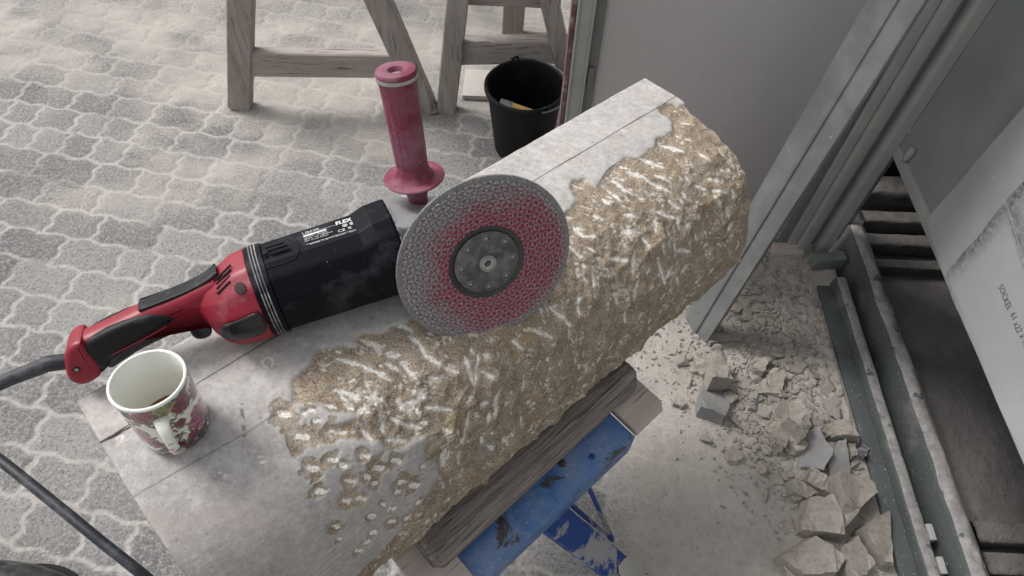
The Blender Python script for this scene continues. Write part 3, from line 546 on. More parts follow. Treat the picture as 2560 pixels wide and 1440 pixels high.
# rating label lying on its facet
mid=R(7.5); rf=.0572*math.cos(R(20.5))+.0007
fo=np.array([-.1985,YC+rf*math.cos(mid),ZC+rf*math.sin(mid)]); fu=np.array([0,math.sin(mid),-math.cos(mid)])  # up of the text
LV=[];LF=[]
def addlab(v,f,x,y):
    b=len(LV)
    for p in v: LV.append(fo+np.array([1,0,0])*(p[0]+x)+fu*(p[1]+y))
    for q_ in f: LF.append(tuple(b+i for i in q_))
def lrect(x0,y0,x1,y1): addlab([(x0,y0),(x1,y0),(x1,y1),(x0,y1)],[(0,1,2,3)],0,0)
W_,H_,Y0_=.073,.0215,-.0125
def ltext(s,a,b,h,a1=None,off=0.):
    v,f=text_geo(s,h,0,off); wd=v[:,0].max()
    if a1: v[:,0]*=(a1-a)*W_/wd
    addlab(v,f,a*W_,Y0_+b*H_)
ltext('FLEX',.554,.95,.0066,.826,.035); ltext('L 26-6 230',.0,1.06,.0033,.27,.01); lrect(0,Y0_+.76*H_,.38*W_,Y0_+.90*H_)
ltext('220-240V ~ 50/60Hz',0,.60,.0022,.38); ltext('2600W  12A  n 8500/min',0,.43,.0022,.46); ltext('M14  D.max 230mm',0,.26,.0022,.38)
ltext('Bahnhofstr. 15, DE-71711 Steinheim  •  Made in China',.06,-.11,.0020,.93)
ltext('CE',.54,.20,.0052,.66,0)
for x0,x1,y0,y1 in ((0,.96,-.0,.02),(0,.90,.98,1.0)): lrect(x0*W_,Y0_+y0*H_,x1*W_,Y0_+y1*H_)
addlab([(.90*W_,Y0_+H_),(.90*W_+.0005,Y0_+H_),(.985*W_+.0005,Y0_+.55*H_),(.985*W_,Y0_+.55*H_)],[(0,1,2,3)],0,0); addlab([(.985*W_,Y0_+.55*H_),(.985*W_+.0005,Y0_+.55*H_),(.96*W_+.0005,Y0_),(.96*W_,Y0_)],[(0,1,2,3)],0,0)
for a0 in (.68,.80):     # two round pictograms: white discs with a dark bar left open
    cx,cy,r=a0*W_,Y0_+.70*H_,.0030; n=20; ring=[(cx+r*k_*math.cos(i*2*math.pi/n),cy+r*k_*math.sin(i*2*math.pi/n)) for k_ in (1,.72) for i in range(n)]
    addlab(ring,[(i,(i+1)%n,n+(i+1)%n,n+i) for i in range(n)],0,0); lrect(cx-.0017,cy-.0012,cx+.0017,cy-.0002); lrect(cx-.0006,cy,cx+.0012,cy+.0012)
def frame_sq(cx,cy,r,t):
    lrect(cx-r,cy-r,cx+r,cy-r+t); lrect(cx-r,cy+r-t,cx+r,cy+r); lrect(cx-r,cy-r+t,cx-r+t,cy+r-t); lrect(cx+r-t,cy-r+t,cx+r,cy+r-t)
frame_sq(.87*W_,Y0_+.34*H_,.0031,.0004); frame_sq(.87*W_,Y0_+.34*H_,.0018,.0004)
cx,cy=.735*W_,Y0_+.33*H_; lrect(cx-.0016,cy+.0018,cx+.0016,cy+.0023); lrect(cx-.0013,cy-.002,cx-.0009,cy+.0018); lrect(cx+.0009,cy-.002,cx+.0013,cy+.0018); lrect(cx-.0013,cy-.0024,cx+.0013,cy-.002)
for sg in (1,-1): addlab([(-.0024,-.0024*sg),(-.0019,-.0024*sg),(.0024,.0024*sg),(.0019,.0024*sg)],[(0,1,2,3)],cx,cy+.00005*sg)
mesh('rating_label',LV,LF,M['label'],gr)
# gear head
gh=pillow('gear_head',[(-.098,.074),(-.085,.071),(-.05,.0595),(-.0,.047),(.045,.036),(.062,.01),(.058,-.02),(.035,-.048),(-.03,-.052),(-.085,-.035),(-.098,-.03)],-.115,-.020,.0045,M['alu'],gr,3,1)
pillow('head_rib',[(-.096,.050),(-.075,.0505),(-.055,.040),(-.055,.030),(-.075,.022),(-.096,.020)],-.030,-.014,.004,M['alu'],gr,3,1)
pillow('head_slot',[(-.064,.058),(-.045,.053),(-.043,.046),(-.062,.049)],-.0205,-.0195,.0003,M['slot'],gr,2,0)
loftx('head_seal',[(-.0965,.0575,YC+.001,ZC,1.02,1),(-.0925,.0575,YC+.001,ZC,1.02,1)],M['washer'],facet=True)
for hx_,hy_ in ((-.086,.058),(-.082,-.018)):
    lathe('head_screw',[(.0045,-.001),(.0045,.0022),(.0036,.0030),(.0020,.0030),(.0018,.0012)],M['rivet'],gr,20,Matrix.Translation(Vector((hx_,hy_,-.0205))))
lathe('spindle_neck',[(.034,-.045),(.034,-.012),(.026,-.010)],M['alu'],gr,48)
# disc: grit rim and studded face
disc=lathe('grinding_disc',[(.0400,-.0060),(.108,-.0050),(.1150,-.0022),(.1156,-.0008),(.1145,.0006),(.1095,.0010),(.1085,.0002),(.0485,.0002),(.0475,-.0022),(.0420,-.0038)],M['rim'],gr,160)
PV=[];PF=[];PW=[];PR=[]
rw=np.random.default_rng(3)
def wearat(x,y):
    r=math.hypot(x,y); ang=math.atan2(y,x); u=(r-.05)/.06
    side=.5+.5*math.cos(ang-R(150)); w_=-.28+.95*u*(.45+.9*side)+.5*side*(u>.15)*.6
    w_+=.35*(float(vnoise(np.array(x*40+9.),np.array(y*40+9.),22))-.5)
    if u>.88: w_+=.35
    return min(1,max(0,w_))
def addtri(p,z,top,base):
    b=len(PV); c=np.mean(p,0)
    for q_ in p: PV.append((*q_,base)); PW.append(wearat(*q_)); PR.append(0.)
    for q_ in p: q2=c+(np.array(q_)-c)*top; PV.append((*q2,z)); PW.append(min(1,wearat(*q2)+rw.normal(0,.12))); PR.append(1.)
    PF.append((b+3,b+4,b+5))
    c2=[PV[b+i] for i in range(6)]; b2=len(PV)
    for q_ in c2: PV.append(q_); PW.append(.5); PR.append(2.)
    for i in range(3): j_=(i+1)%3; PF.append((b2+i,b2+j_,b2+3+j_,b2+3+i))
# floor under the studs
nr,na=24,240; b0=0
for i in range(nr+1):
    r=.0500+(.1088-.0500)*i/nr
    for k_ in range(na): a=2*math.pi*k_/na; PV.append((r*math.cos(a),r*math.sin(a),.00045)); PW.append(wearat(r*math.cos(a),r*math.sin(a))); PR.append(0.)
for i in range(nr):
    for k_ in range(na): PF.append((i*na+k_,i*na+(k_+1)%na,(i+1)*na+(k_+1)%na,(i+1)*na+k_))
rings=np.linspace(.0508,.1085,7)
for i in range(6):
    r0,r1=rings[i],rings[i+1]; n=int(round(2*math.pi*(r0+r1)/2/.0110)); ph=rw.random()*6
    for k_ in range(n):
        
        a0,a1=ph+2*math.pi*k_/n,ph+2*math.pi*(k_+1)/n; am=(a0+a1)/2; rm=(r0+r1)/2
        pt=lambda r,a: np.array([r*math.cos(a),r*math.sin(a)])
        c=pt(rm,am); rim_=[pt(r0,a0),pt(r0,am),pt(r0,a1),pt(rm,a1),pt(r1,a1),pt(r1,am),pt(r1,a0),pt(rm,a0)]
        par=(k_+i)%2
        for t_i in range(8):
            if t_i%2==par: 
                addtri([c,rim_[t_i],rim_[(t_i+1)%8]],.00045+.0013+rw.normal(0,.00022),.72+rw.normal(0,.05),.00045)
o=mesh('studded_face',PV,PF,M['disc'],None); o.parent=disc
for nm,ar in (('wear',PW),('raised',PR)):
    at_=o.data.attributes.new(nm,'FLOAT','POINT'); at_.data.foreach_set('value',np.array(ar,np.float32))
# recessed hub
lathe('flange_ring',[(.0502,-.0030),(.0502,.0012),(.0494,.0018),(.0460,.0008),(.0432,-.0008),(.0425,-.0030)],M['hubring'],gr,96)
lathe('hub_plate',[(.0428,-.0030),(.0427,.0008),(.0420,.0013),(.020,.0022),(.0135,.0026),(.012,.0018),(.010,.0018)],M['hub'],gr,96)
for k_ in range(8):
    a=R(81-45*k_+3); M4=Matrix.Translation(Vector((.0345*math.cos(a),.0345*math.sin(a),.0010)))
    rv=lathe('rivet',[(.0052,0),(.0052,.0012),(.0049,.0016),(.0044,.0016),(.0042,.0006),(.0040,.0006)],M['hub'],gr,28,M4)
    lathe('rivet_core',[(.0026,.0),(.0026,.0014),(.0014,.0018),(.0008,.0010)],M['rivet'],rv,14,M4)
    lathe('rivet_lip',[(.0046,.00125),(.0052,.00128),(.0053,.0016),(.0047,.0019)],M['rivet'],rv,28,M4,loop=True)
nut=lathe('spindle_nut',[(.0115,.001),(.0112,.0046),(.0104,.0054),(.0074,.0050),(.0070,-.004),(.0068,-.0045)],M['rivet'],gr,48)
lathe('spindle_bore',[(.0069,-.004),(.0069,.0047),(.0060,.0048),(.0052,.0020),(.0050,-.003),(.003,-.0035)],M['nutwhite'],nut,40)
# side handle
def toolpt(px,py,z):
    q=atpl(px,py,OG+WG[:,2]*z,WG[:,2]); return Vector(WG.T@(q-OG))
shp=toolpt(1047,506,-.098); tip=toolpt(989,176,-.072); ax=(tip-shp).normalized(); HM=Matrix.Translation(shp)@ax.to_track_quat('Z','Y').to_matrix().to_4x4()
sh=lathe('side_handle',[(.0095,-.01),(.0125,-.002),(.0125,.010),(.015,.020),(.016,.024),(.024,.029),(.0375,.0375),(.0385,.0395),(.0375,.0408),(.026,.0408),(.0225,.0445),(.0205,.050),(.0195,.058)],M['handle'],gr,64,HM)
v=[];f=[];zs=[.056,.062,.09,.12,.145,.160,.166,.170];rs_=[.0190,.0198,.0204,.0208,.0211,.0215,.0224,.0232]
for z,r in zip(zs,rs_):
    for k_ in range(72):
        a=2*math.pi*k_/72; fr=1-.055*(abs(((a*7/math.pi)%1)-.5)*2)**4*(1 if .06<z<.16 else .1); v.append(HM@Vector((r*fr*math.cos(a),r*fr*math.sin(a),z)))
for i in range(len(zs)-1):
    for k_ in range(72): f.append((i*72+k_,i*72+(k_+1)%72,(i+1)*72+(k_+1)%72,(i+1)*72+k_))
o=mesh('fluted_grip',v,f,M['handle'],sh); shade(o,14)
lathe('handle_band',[(.0228,.1695),(.0242,.1700),(.0242,.1738),(.0228,.1742)],M['washer'],sh,64,HM)
lathe('handle_top',[(.0228,.1725),(.0238,.1745),(.0240,.1768),(.0225,.1795),(.0150,.1808),(.0095,.1795),(.0068,.1750),(.0060,.165),(.004,.164)],M['handle'],sh,64,HM)
lathe('handle_washer',[(.0145,-.002),(.0155,.0005),(.0135,.002)],M['washer'],sh,40,HM)
# cable leaves the handle, drops out of view and loops back past the operator
inv=gr.matrix_world.inverted(); 
def tool(p): return inv@Vector(p)
cb=[Vector((-.478,.010,ZG)),Vector((-.502,.0165,ZG)),tool(at(100,918,.985)),tool(at(30,945,.978)),tool(at(-60,985,.97)),tool(at(-190,1020,.955)),tool(at(-270,1040,.955)),tool(at(-210,1062,.965)),tool(at(-90,1090,.97)),tool(at(0,1150,.97)),tool(at(142,1263,.96)),tool(at(248,1350,.95)),tool(at(361,1440,.93)),tool(at(480,1540,.85)),tool((-.42,.12,.5)),tool((-.55,.02,.02)),tool((-.9,-.1,.006))]
tube('power_cable',cb,[.0092,.0092,.0088,.0080,.0070,.0058]+[.0054]*11,M['cable'],gr,14,12)

# ------------------------------------------------------------------ MUG
ms,mt=hit(441,1078); 
mn=secn(np.array(mt)); zup=Vector(B*mn[0]+N*mn[1]).normalized()
mb=at(441,1078,.9468); 
rimc=np.array(atpl(369,942,P0+N*.098,N)); base=np.array(atpl(444,1068,P0+N*.001,N))
axm=Vector(rimc-base).normalized(); axm=(axm*.85+Vector((0,0,1))*.15).normalized()
MM=Matrix.Translation(Vector(base))@axm.to_track_quat('Z','Y').to_matrix().to_4x4()
mug=empty('mug',base); mug.rotation_euler=MM.to_euler()
tag(mug,'white china mug with pink roses, a little milky coffee left in the bottom','mug')
MH,MR=.095,.0372
hd=MM.to_3x3().inverted()@Vector(at(404,1125,.985)-at(424,1040,.985)); ha=math.atan2(hd.y,hd.x)+R(24)
nu,nv_=300,170
uu,vv=np.meshgrid(np.linspace(0,2*np.pi,nu,endpoint=False),np.linspace(0,1,nv_),indexing='ij')
base_c=np.zeros((nu,nv_,3)); base_c[:]=(.74,.74,.64)
arc=uu*MR; hh=vv*MH
def wrapd(a): return (a+math.pi)%(2*math.pi)-math.pi
def blend(c,m): 
    global base_c
    base_c=base_c*(1-m[...,None])+np.array(c)*m[...,None]
rm=np.random.default_rng(31)
def rose(a,h,r,cd_,cl,sd):
    dx=wrapd(uu-a)*MR; dy=hh-h; d=np.hypot(dx,dy); an=np.arctan2(dy,dx); m=1-sst(.85,1.02,d/r*(1+.10*np.sin(5*an+sd)+.05*np.sin(11*an)))
    sw=.5+.5*np.sin(d/r*9+1.8*np.sin(an*3+sd)+2*an+5*vnoise(dx*420+20,dy*420+20,sd)); sw=sw*(.45+.8*vnoise(dx*900+40,dy*900+40,sd+3)); sw=np.clip(sw,0,1); cc=np.array(cd_)[None,None]*(1-sw[...,None])+np.array(cl)[None,None]*sw[...,None]
    cc=cc*(.55+.45*sst(0,.7,d/r))[...,None]
    global base_c; base_c=base_c*(1-m[...,None])+cc*m[...,None]
def leaf(a,h,l,wd,an,c):
    dx=wrapd(uu-a)*MR; dy=hh-h; x=dx*math.cos(an)+dy*math.sin(an); y=-dx*math.sin(an)+dy*math.cos(an); e=wd*np.clip(1-(x/l)**2,0,1); m=sst(-.0006,.0006,e-np.abs(y))*(np.abs(x)<l); blend(c,m*.95)
    blend((.05,.05,.03),m*sst(.0009,.0,np.abs(y))*.6)
DK,PK,LP,GR,OL=(.10,.008,.03),(.27,.05,.10),(.48,.22,.30),(.02,.045,.028),(.16,.17,.07)
for i in range(22): leaf(rm.uniform(0,6.28),rm.uniform(.004,.02),.012,.0045,rm.uniform(-.6,.6),GR if i%2 else (.06,.04,.05))
for i in range(26): leaf(rm.uniform(0,6.28),rm.uniform(.078,.094),.010,.0045,rm.uniform(-.8,.8),GR)
blend((.12,.012,.04),(1-sst(.006,.009,hh+.002*np.sin(uu*22)))*1.)
for i in range(34):
    a,h=rm.uniform(0,6.28),rm.uniform(.02,.08); leaf(a,h,.005,.0018,rm.uniform(0,3.1),[GR,OL,(.10,.05,.05)][i%3]); 
blend((.03,.04,.03),.85*sst(.52,.62,.6*vnoise(uu*7,vv*14,51)+.4*vnoise(uu*22,vv*40,52))*(np.abs(hh-.05)>.012))
for k_,(da,h,r,l) in enumerate([(-.05,.060,.0075,0),(.95,.036,.0185,1),(.62,.076,.0125,0),(-.42,.081,.0125,0),(1.35,.070,.014,0),(-.95,.04,.017,1),(2.1,.045,.018,1),(2.9,.07,.014,0),(3.6,.04,.018,1),(4.3,.072,.013,0),(.35,.052,.007,0),(-.55,.028,.008,0),(.5,.02,.008,0),(4.8,.035,.016,1),(-.25,.088,.009,0)]):
    a=ha+da
    for q_ in range(5): leaf(a+rm.normal(0,r/MR*.9),h+rm.normal(0,r*.9),r*.62,r*.22,rm.uniform(0,3.1),[GR,(.05,.09,.06),OL][q_%3])
    rose(a,h,r,DK if not l else (.26,.03,.09),PK if not l else LP,k_+1)
for da,h in ((.12,.081),(.30,.087),(.02,.088)): rose(ha+da,h,.0068,(.10,.11,.04),(.38,.38,.17),int(h*1000))
blend((.78,.79,.75),sst(.0925,.0935,hh))
prof_r=np.interp(vv,[0,.03,.10,.9,.97,1.0],[.0318,.0346,.0355,MR-.0002,MR+.0004,MR+.0002])
# colour column of the outer wall; the inner wall is separate
outer=np.stack([prof_r*np.cos(uu),prof_r*np.sin(uu),hh],-1)
ob=grid('mug_wall',outer.transpose(1,0,2),M['mug'],wrap=True,parent=mug,colors=base_c.transpose(1,0,2),flip=True)
lathe('mug_inside',[(MR+.0003,.0945),(MR+.0002,.0958),(MR-.0008,.0966),(MR-.0024,.0962),(MR-.0032,.0945),(MR-.0042,.06),(MR-.0052,.02),(MR-.008,.0085),(MR-.012,.006),(.004,.0055)],M['mugw'],mug,96,cap0=False)
lathe('mug_foot',[(.0318,.0),(.0325,.001),(.0290,.0012),(.028,.003)],M['mugw'],mug,64)
lathe('coffee',[(MR-.0056,.0190),(MR-.0052,.0198),(.01,.0197)],M['coffee'],mug,64)
hv=[];hf=[];HC=spline([(.0335,0,.072),(.042,0,.0745),(.0505,0,.069),(.055,0,.056),(.053,0,.038),(.045,0,.022),(.0335,0,.0175)],8); n=14
for i,c in enumerate(HC):
    t=(HC[min(i+1,len(HC)-1)]-HC[max(i-1,0)]).normalized(); s=Vector((0,1,0)); u_=t.cross(s); wd=.0064+.0012*math.cos(i/len(HC)*6.28)
    for k_ in range(n): a=2*math.pi*k_/n; hv.append(c+s*wd*math.copysign(abs(math.cos(a))**.7,math.cos(a))+u_*.0030*math.sin(a))
for i in range(len(HC)-1):
    for k_ in range(n): hf.append((i*n+k_,i*n+(k_+1)%n,(i+1)*n+(k_+1)%n,(i+1)*n+k_))
ho=mesh('mug_handle',[Matrix.Rotation(ha,3,'Z')@q for q in hv],hf,None,mug,True)
cc=ho.data.color_attributes.new('col','FLOAT_COLOR','POINT'); arr=np.ones((len(hv),4),np.float32); nmid=len(HC)
for idx,q in enumerate(hv):
    i=idx//n; col=(.74,.74,.66); y=q.y; z=q.z
    for (yy_,zz_,r_,cl) in ((-.002,.036,.0055,(.55,.22,.32)),(.003,.031,.005,(.62,.32,.42)),(.0045,.040,.004,(.08,.16,.12)),(-.003,.046,.003,(.5,.2,.3)),(0,.056,.0025,(.25,.28,.3))):
        if math.hypot(y-yy_,z-zz_)<r_: col=cl
    if z<.024: col=(.16,.02,.06)
    arr[idx,:3]=col
cc.data.foreach_set('color',arr.ravel()); ho.data.materials.append(M['mug'])

# ------------------------------------------------------------------ LOG, STAND
AH=np.array([.7175,.6966,0]); AH/=np.linalg.norm(AH)
def st(a,b,z): p=P0+AH*a+B*b; return np.array([p[0],p[1],z])
rl=math.atan2(AH[1],AH[0])
def makelog(name,a0,a1,b,zc,r0,r1,seed,label):
    e=empty(name,st(a0,b,zc),(0,0,rl)); na_,nt_=150,90; s,t=np.meshgrid(np.linspace(0,1,na_),np.linspace(0,2*np.pi,nt_,endpoint=False),indexing='ij')
    r=r0+(r1-r0)*s; L=a1-a0
    bumpy=.0022*fbm(s*L*6,t*9,1.,4,seed)+.0012*fbm(s*L*14,t*30,1.,3,seed+5); sq=1+.06*np.cos(4*(t-.7)); endr=1-.28*sst(.975,1.,s)-.24*sst(.03,0,s)
    rr_=(r*sq+bumpy)*endr; P=np.stack([s*L,rr_*1.06*np.cos(t),rr_*np.sin(t)],-1)
    grid('trunk_wood',P,M['log'],wrap=True,parent=e,flip=True,caps=[((.004,0,0),0,False),((L-.004,0,0),na_-1,True)])
    tag(e,label,'log'); return e
makelog('timber_log',.225,.712,.287,.5485,.0455,.0385,5,'dark weathered log wedged under the front edge of the stone block')
makelog('timber_log',.22,.70,.05,.5485,.0455,.0385,15,'second weathered log under the back edge of the stone block')
stand=empty('work_stand',st(.45,.2,0),(0,0,rl)); tag(stand,'worn blue steel work stand with wooden jaw boards beneath the stone block','work stand')
SI=(Matrix.Translation(Vector(st(.45,.2,0)))@Matrix.Rotation(rl,4,'Z')).inverted()
def sl_(p): return SI@Vector(p)
def sbox(name,a0,a1,b0,b1,z0,z1,m,bev=.002): return box(name,(((a0+a1)/2-.45),-((b0+b1)/2-.2),(z0+z1)/2),(a1-a0,b1-b0,z1-z0),m,stand,None,bev)
for b0,b1 in ((.300,.383),(.0,.083)):
    sbox('steel_beam',.13,.648,b0,b1,.425,.4965,M['blue'],.004)
    if b0>.1:
        o=lathe('beam_bolt',[(.006,0),(.006,.002),(.003,.0035)],M['blued'],stand,12,Matrix.Translation(Vector((.56-.45,-(.355-.2),.4965))))
for a0,a1 in ((.655,.738),(.186,.268)):
    pb=[(a0,-.01),(a1,-.01),(a1,.368),(a1-.012,.380),(a0,.380)] if a0>.4 else [(a0,-.01),(a1,-.01),(a1,.380),(a0+.012,.380),(a0,.368)]
    pillow('jaw_board',[(a-.45,-(b-.2)) for a,b in pb],.484,.503,.002,M['ply'],stand,3,0)
for ai in (.648,): sbox('end_plate',ai+.0005,ai+.006,.05,.38,.44,.4835,M['blue'],.001)
# visible front leg with its dusty foot, mirrored for the other three
def leg(p0,p1,w0,dust):
    p0=sl_(p0);p1=sl_(p1); l=bar('leg',p0,p1,w0,.026,M['blued'] if dust else M['blue'],stand,(0,-.4,1),.003)
    return l,p0,p1
lg,q0,q1=leg(at(1352,1272,.44),at(1640,1500,.03),.062,True)
pb=np.array(at(1594,1425,.09)); d0=np.array(at(1640,1500,.03))-np.array(at(1352,1272,.44)); d0/=np.linalg.norm(d0); sd_=np.cross(d0,[0,0,1]); sd_/=np.linalg.norm(sd_); nn=np.cross(sd_,d0); 
c0=np.array(at(1352,1272,.44))+(np.array(at(1640,1500,.03))-np.array(at(1352,1272,.44)))*.80+nn*.0165*np.sign(nn[2])
fp=[(-.10,-.028),(-.08,-.034),(0,-.036),(.05,-.026),(.07,0),(.05,.028),(0,.036),(-.07,.024),(-.13,.010)]
sgn=np.sign(nn[2])
def ftf(x,y,z): 
    q=c0+d0*x+sd_*y+nn*sgn*z; return tuple(sl_(q))
ft=pillow('foot_plate',fp,0,.003,.001,M['foot'],stand,2,1,ftf)
for x,y in ((-.045,.012),(.022,.010)):
    o=mesh('bolt',[ftf(x+.0075*math.cos(a),y+.0075*math.sin(a),z) for z in (.003,.008) for a in [i*math.pi/4 for i in range(8)]],[(i,(i+1)%8,8+(i+1)%8,8+i) for i in range(8)]+[tuple(range(8,16)),tuple(range(8))[::-1]],M['foot'],ft)
for p,q in (((1462,1198,.43),(1533,1352,.10)),((1408,1245,.43),(1530,1350,.10))):
    bar('brace_rod',sl_(at(*p)),sl_(at(*q)),.010,.006,M['blued'],stand,(0,0,1),.001)
for a0,b0,a1,b1 in ((.28,.34,.14,.46),(.50,.04,.64,-.10),(.28,.04,.14,-.10)):
    leg(st(a0,b0,.44),st(a1,b1,.015),.05,False)

# ------------------------------------------------------------------ BUCKET and its scraper
bk=empty('bucket',(.016,1.795,0)); tag(bk,'black plastic builder bucket with wire handle beside the trestle','bucket')
lathe('bucket_shell',[(.0935,.004),(.097,.0),(.100,.004),(.126,.250),(.133,.252),(.1365,.257),(.1365,.266),(.132,.271),(.126,.269),(.1225,.262),(.098,.012),(.05,.010),(.004,.010)],M['bucket'],bk,72)
for sx_ in (-1,1): 
    c=Vector((math.cos(R(112))*.137,math.sin(R(112))*.137,.262)) if sx_<0 else Vector((math.cos(R(-68))*.137,math.sin(R(-68))*.137,.262))
    tube('handle_eye',[c+Vector((0,0,-.012)),c+Vector((.006,.0,.012)),c+Vector((.020,.004,.016)),c+Vector((.024,.004,-.008))],.0045,M['bucket'],bk,8,6)
pts=[]; a0,a1=R(112),R(-68)
for i in range(13):
    a=a0+(a1-a0)*i/12; pts.append((math.cos(a)*.148,math.sin(a)*.148,.268-.012*math.sin(math.pi*i/12)))
tube('wire_handle',pts,.0028,M['wire'],bk,8,3)
sc=empty('scraper',(0,0,0)); tag(sc,'small scraper with yellow handle standing inside the black bucket','scraper')
pa=np.array(at(1249,256,.252)); pm_=np.array(at(1281,266,.246)); pe=np.array(at(1334,284,.225))
bar('blade',pa,pm_,.040,.004,M['blade'],sc,(0,0,1),.001); bar('wooden_handle',pm_,pe,.026,.016,M['yellow'],sc,(0,0,1),.004)
bd=box('pale_board',(-.150,2.115,.012),(.14,.16,.02),M['board'],None,None,.002); tag(bd,'flat pale board lying on the paving behind the bucket','board')

# ------------------------------------------------------------------ TRESTLES
def trestle(pos,label):
    e=empty('trestle',pos); tag(e,label,'trestle','wooden trestles behind the stone'); return e
t1=trestle((-.68,1.95,0),'weathered wooden trestle on the left with one long lower rail')
def tl(p): return (p[0]+.68,p[1]-1.95,p[2])
bar('leg',tl((-1.045,1.945,0)),tl((-.70,1.985,1.12)),.082,.052,M['wood'],t1,(0,1,0),.004,12,.03,1)
bar('leg',tl((-.345,1.965,0)),tl((-.66,1.985,1.10)),.082,.05,M['wood'],t1,(0,1,0),.004,12,.03,2)
bar('lower_rail',tl((-.985,1.955,.190)),tl((-.395,1.975,.197)),.045,.096,M['woodx'],t1,(0,0,1),.004,10,.03,3)
bar('leg',tl((-1.05,2.85,0)),tl((-.70,2.82,1.12)),.082,.052,M['wood'],t1,(0,1,0),.004,6,.03,4)
bar('leg',tl((-.345,2.85,0)),tl((-.66,2.82,1.10)),.082,.05,M['wood'],t1,(0,1,0),.004,6,.03,5)
bar('top_beam',tl((-.68,1.88,1.15)),tl((-.68,2.95,1.15)),.10,.08,M['wood'],t1,(0,0,1),.004,6,.03,6)
t2=trestle((-.05,2.0,0),'second wooden trestle behind the black bucket, carrying a rough slab')
def t2l(p): return (p[0]+.05,p[1]-2.0,p[2])
bar('leg',t2l((-.276,1.975,0)),t2l((-.165,1.985,.80)),.072,.05,M['wood'],t2,(0,1,0),.004,12,.04,7)
bar('leg',t2l((.205,2.03,0)),t2l((-.02,1.985,.80)),.060,.045,M['wood'],t2,(0,1,0),.004,12,.03,8)
bar('lower_rail',t2l((-.215,2.005,.240)),t2l((.13,2.03,.245)),.05,.092,M['woodx'],t2,(0,0,1),.004,10,.03,9)
bar('leg',t2l((-.045,2.42,0)),t2l((-.015,2.36,.80)),.085,.045,M['wood'],t2,(0,1,0),.004,6,.03,10)
bar('lower_rail',t2l((-.02,2.45,.02)),t2l((.36,2.43,.03)),.05,.05,M['woodx'],t2,(0,0,1),.004,6,.03,11)
bar('cross_bar',t2l((-.23,2.035,.425)),t2l((.12,2.035,.425)),.03,.05,M['woodx'],t2,(0,0,1),.004,6,.03,12)
bar('cross_bar',t2l((-.10,2.33,.425)),t2l((.14,2.33,.425)),.03,.05,M['woodx'],t2,(0,0,1),.004,6,.03,13)
s,t=np.meshgrid(np.linspace(0,1,50),np.linspace(0,2*np.pi,60,endpoint=False),indexing='ij')
k1=np.abs(np.cos(t))**.45*np.sign(np.cos(t)); k2=np.abs(np.sin(t))**.45*np.sign(np.sin(t)); w2=.5+.5*np.sin(np.pi*s)**.3
P=np.stack([-.055+k1*.105*w2+.006*fbm(s*9,t*3,1,3,3),2.0+s*.42,.492+k2*.040*w2+.006*fbm(s*9,t*3,1,3,4)],-1)
tag(grid('rough_slab',P,M['stone'],dict(rough=np.full(s.shape,.25)),wrap=True,caps=[((-.055,2.0,.492),0,False),((-.055,2.42,.492),49,True)],flip=True),'rough grey stone slab lying on the second trestle at the top edge','stone slab')

# ------------------------------------------------------------------ SHED
WY=1.37
pan=empty('polycarbonate_wall',(.55,WY,0)); tag(pan,'grey ribbed plastic wall panel in a pale metal frame behind the stone','wall panel')
def bx(name,x0,x1,y0,y1,z0,z1,m,parent=None,bev=.0015,org=(0,0,0)):
    return box(name,((x0+x1)/2-org[0],(y0+y1)/2-org[1],(z0+z1)/2-org[2]),(x1-x0,y1-y0,z1-z0),m,parent,None,bev)
o3=(.55,WY,0)
bx('ribbed_sheet',.184,.842,WY+.004,WY+.014,.03,2.2,M['poly'],pan,.0008,o3)
bx('edge_strip',.106,.118,WY-.008,WY+.03,.0,2.2,M['maroon'],pan,.001,o3)
bx('frame_post',.119,.159,WY-.016,WY+.03,.0,2.2,M['greylight'],pan,.002,o3)
bx('frame_lip',.1195,.124,WY-.020,WY-.0165,.0,2.2,M['greylight'],pan,.0008,o3); bx('frame_lip',.153,.1585,WY-.020,WY-.0165,.0,2.2,M['greylight'],pan,.0008,o3)
bx('inner_frame',.160,.184,WY-.004,WY+.03,.0,2.2,M['grey'],pan,.002,o3)
bx('latch_plate',.163,.176,WY-.012,WY-.0045,.60,.66,M['grey'],pan,.002,o3)
bx('inner_frame',.842,.866,WY-.003,WY+.03,.0,2.2,M['grey'],pan,.002,o3)
bx('bottom_frame',.184,.842,WY-.006,WY+.003,.0,.035,M['grey'],pan,.001,o3)
cp=empty('shed_corner_post',(.95,WY,0)); tag(cp,'grey steel corner profile where the plastic wall meets the shed opening','corner post'); o4=(.95,WY,0)
bx('profile',.872,.898,WY-.012,WY+.03,.02,2.2,M['greylight'],cp,.002,o4); bx('profile',.900,.930,WY-.030,WY+.03,.01,2.2,M['greylight'],cp,.003,o4)
bx('profile',.934,.956,WY-.004,WY+.03,.03,2.2,M['grey'],cp,.002,o4)
v=[];f=[]
for z in (.0,2.2):
    for i in range(9): a=R(180+ 90*i/8+0); v.append((.9585+.022+.022*math.cos(a)+0,WY+.0-.0+.022*math.sin(a)-.003,z))
    v+=[(1.004,WY-.025,z),(1.004,WY+.03,z),(.9585,WY+.03,z)]
n=12; f=[(i,(i+1)%n,n+(i+1)%n,n+i) for i in range(n)]+[tuple(range(n))[::-1],tuple(range(n,2*n))]
o=mesh('rounded_profile',[(a-.95,b-WY,c) for a,b,c in v],f,M['greylight'],cp); shade(o,30)
bx('inner_post',1.040,1.056,1.40,1.43,.02,.47,M['grey'],cp,.001,o4)
bs=box('wooden_packer',(.868,WY-.025,.018),(.10,.045,.030),M['ply'],None,None,.003); tag(bs,'short wooden block packed under the plastic wall near the corner','wood block')
bs=rs=None
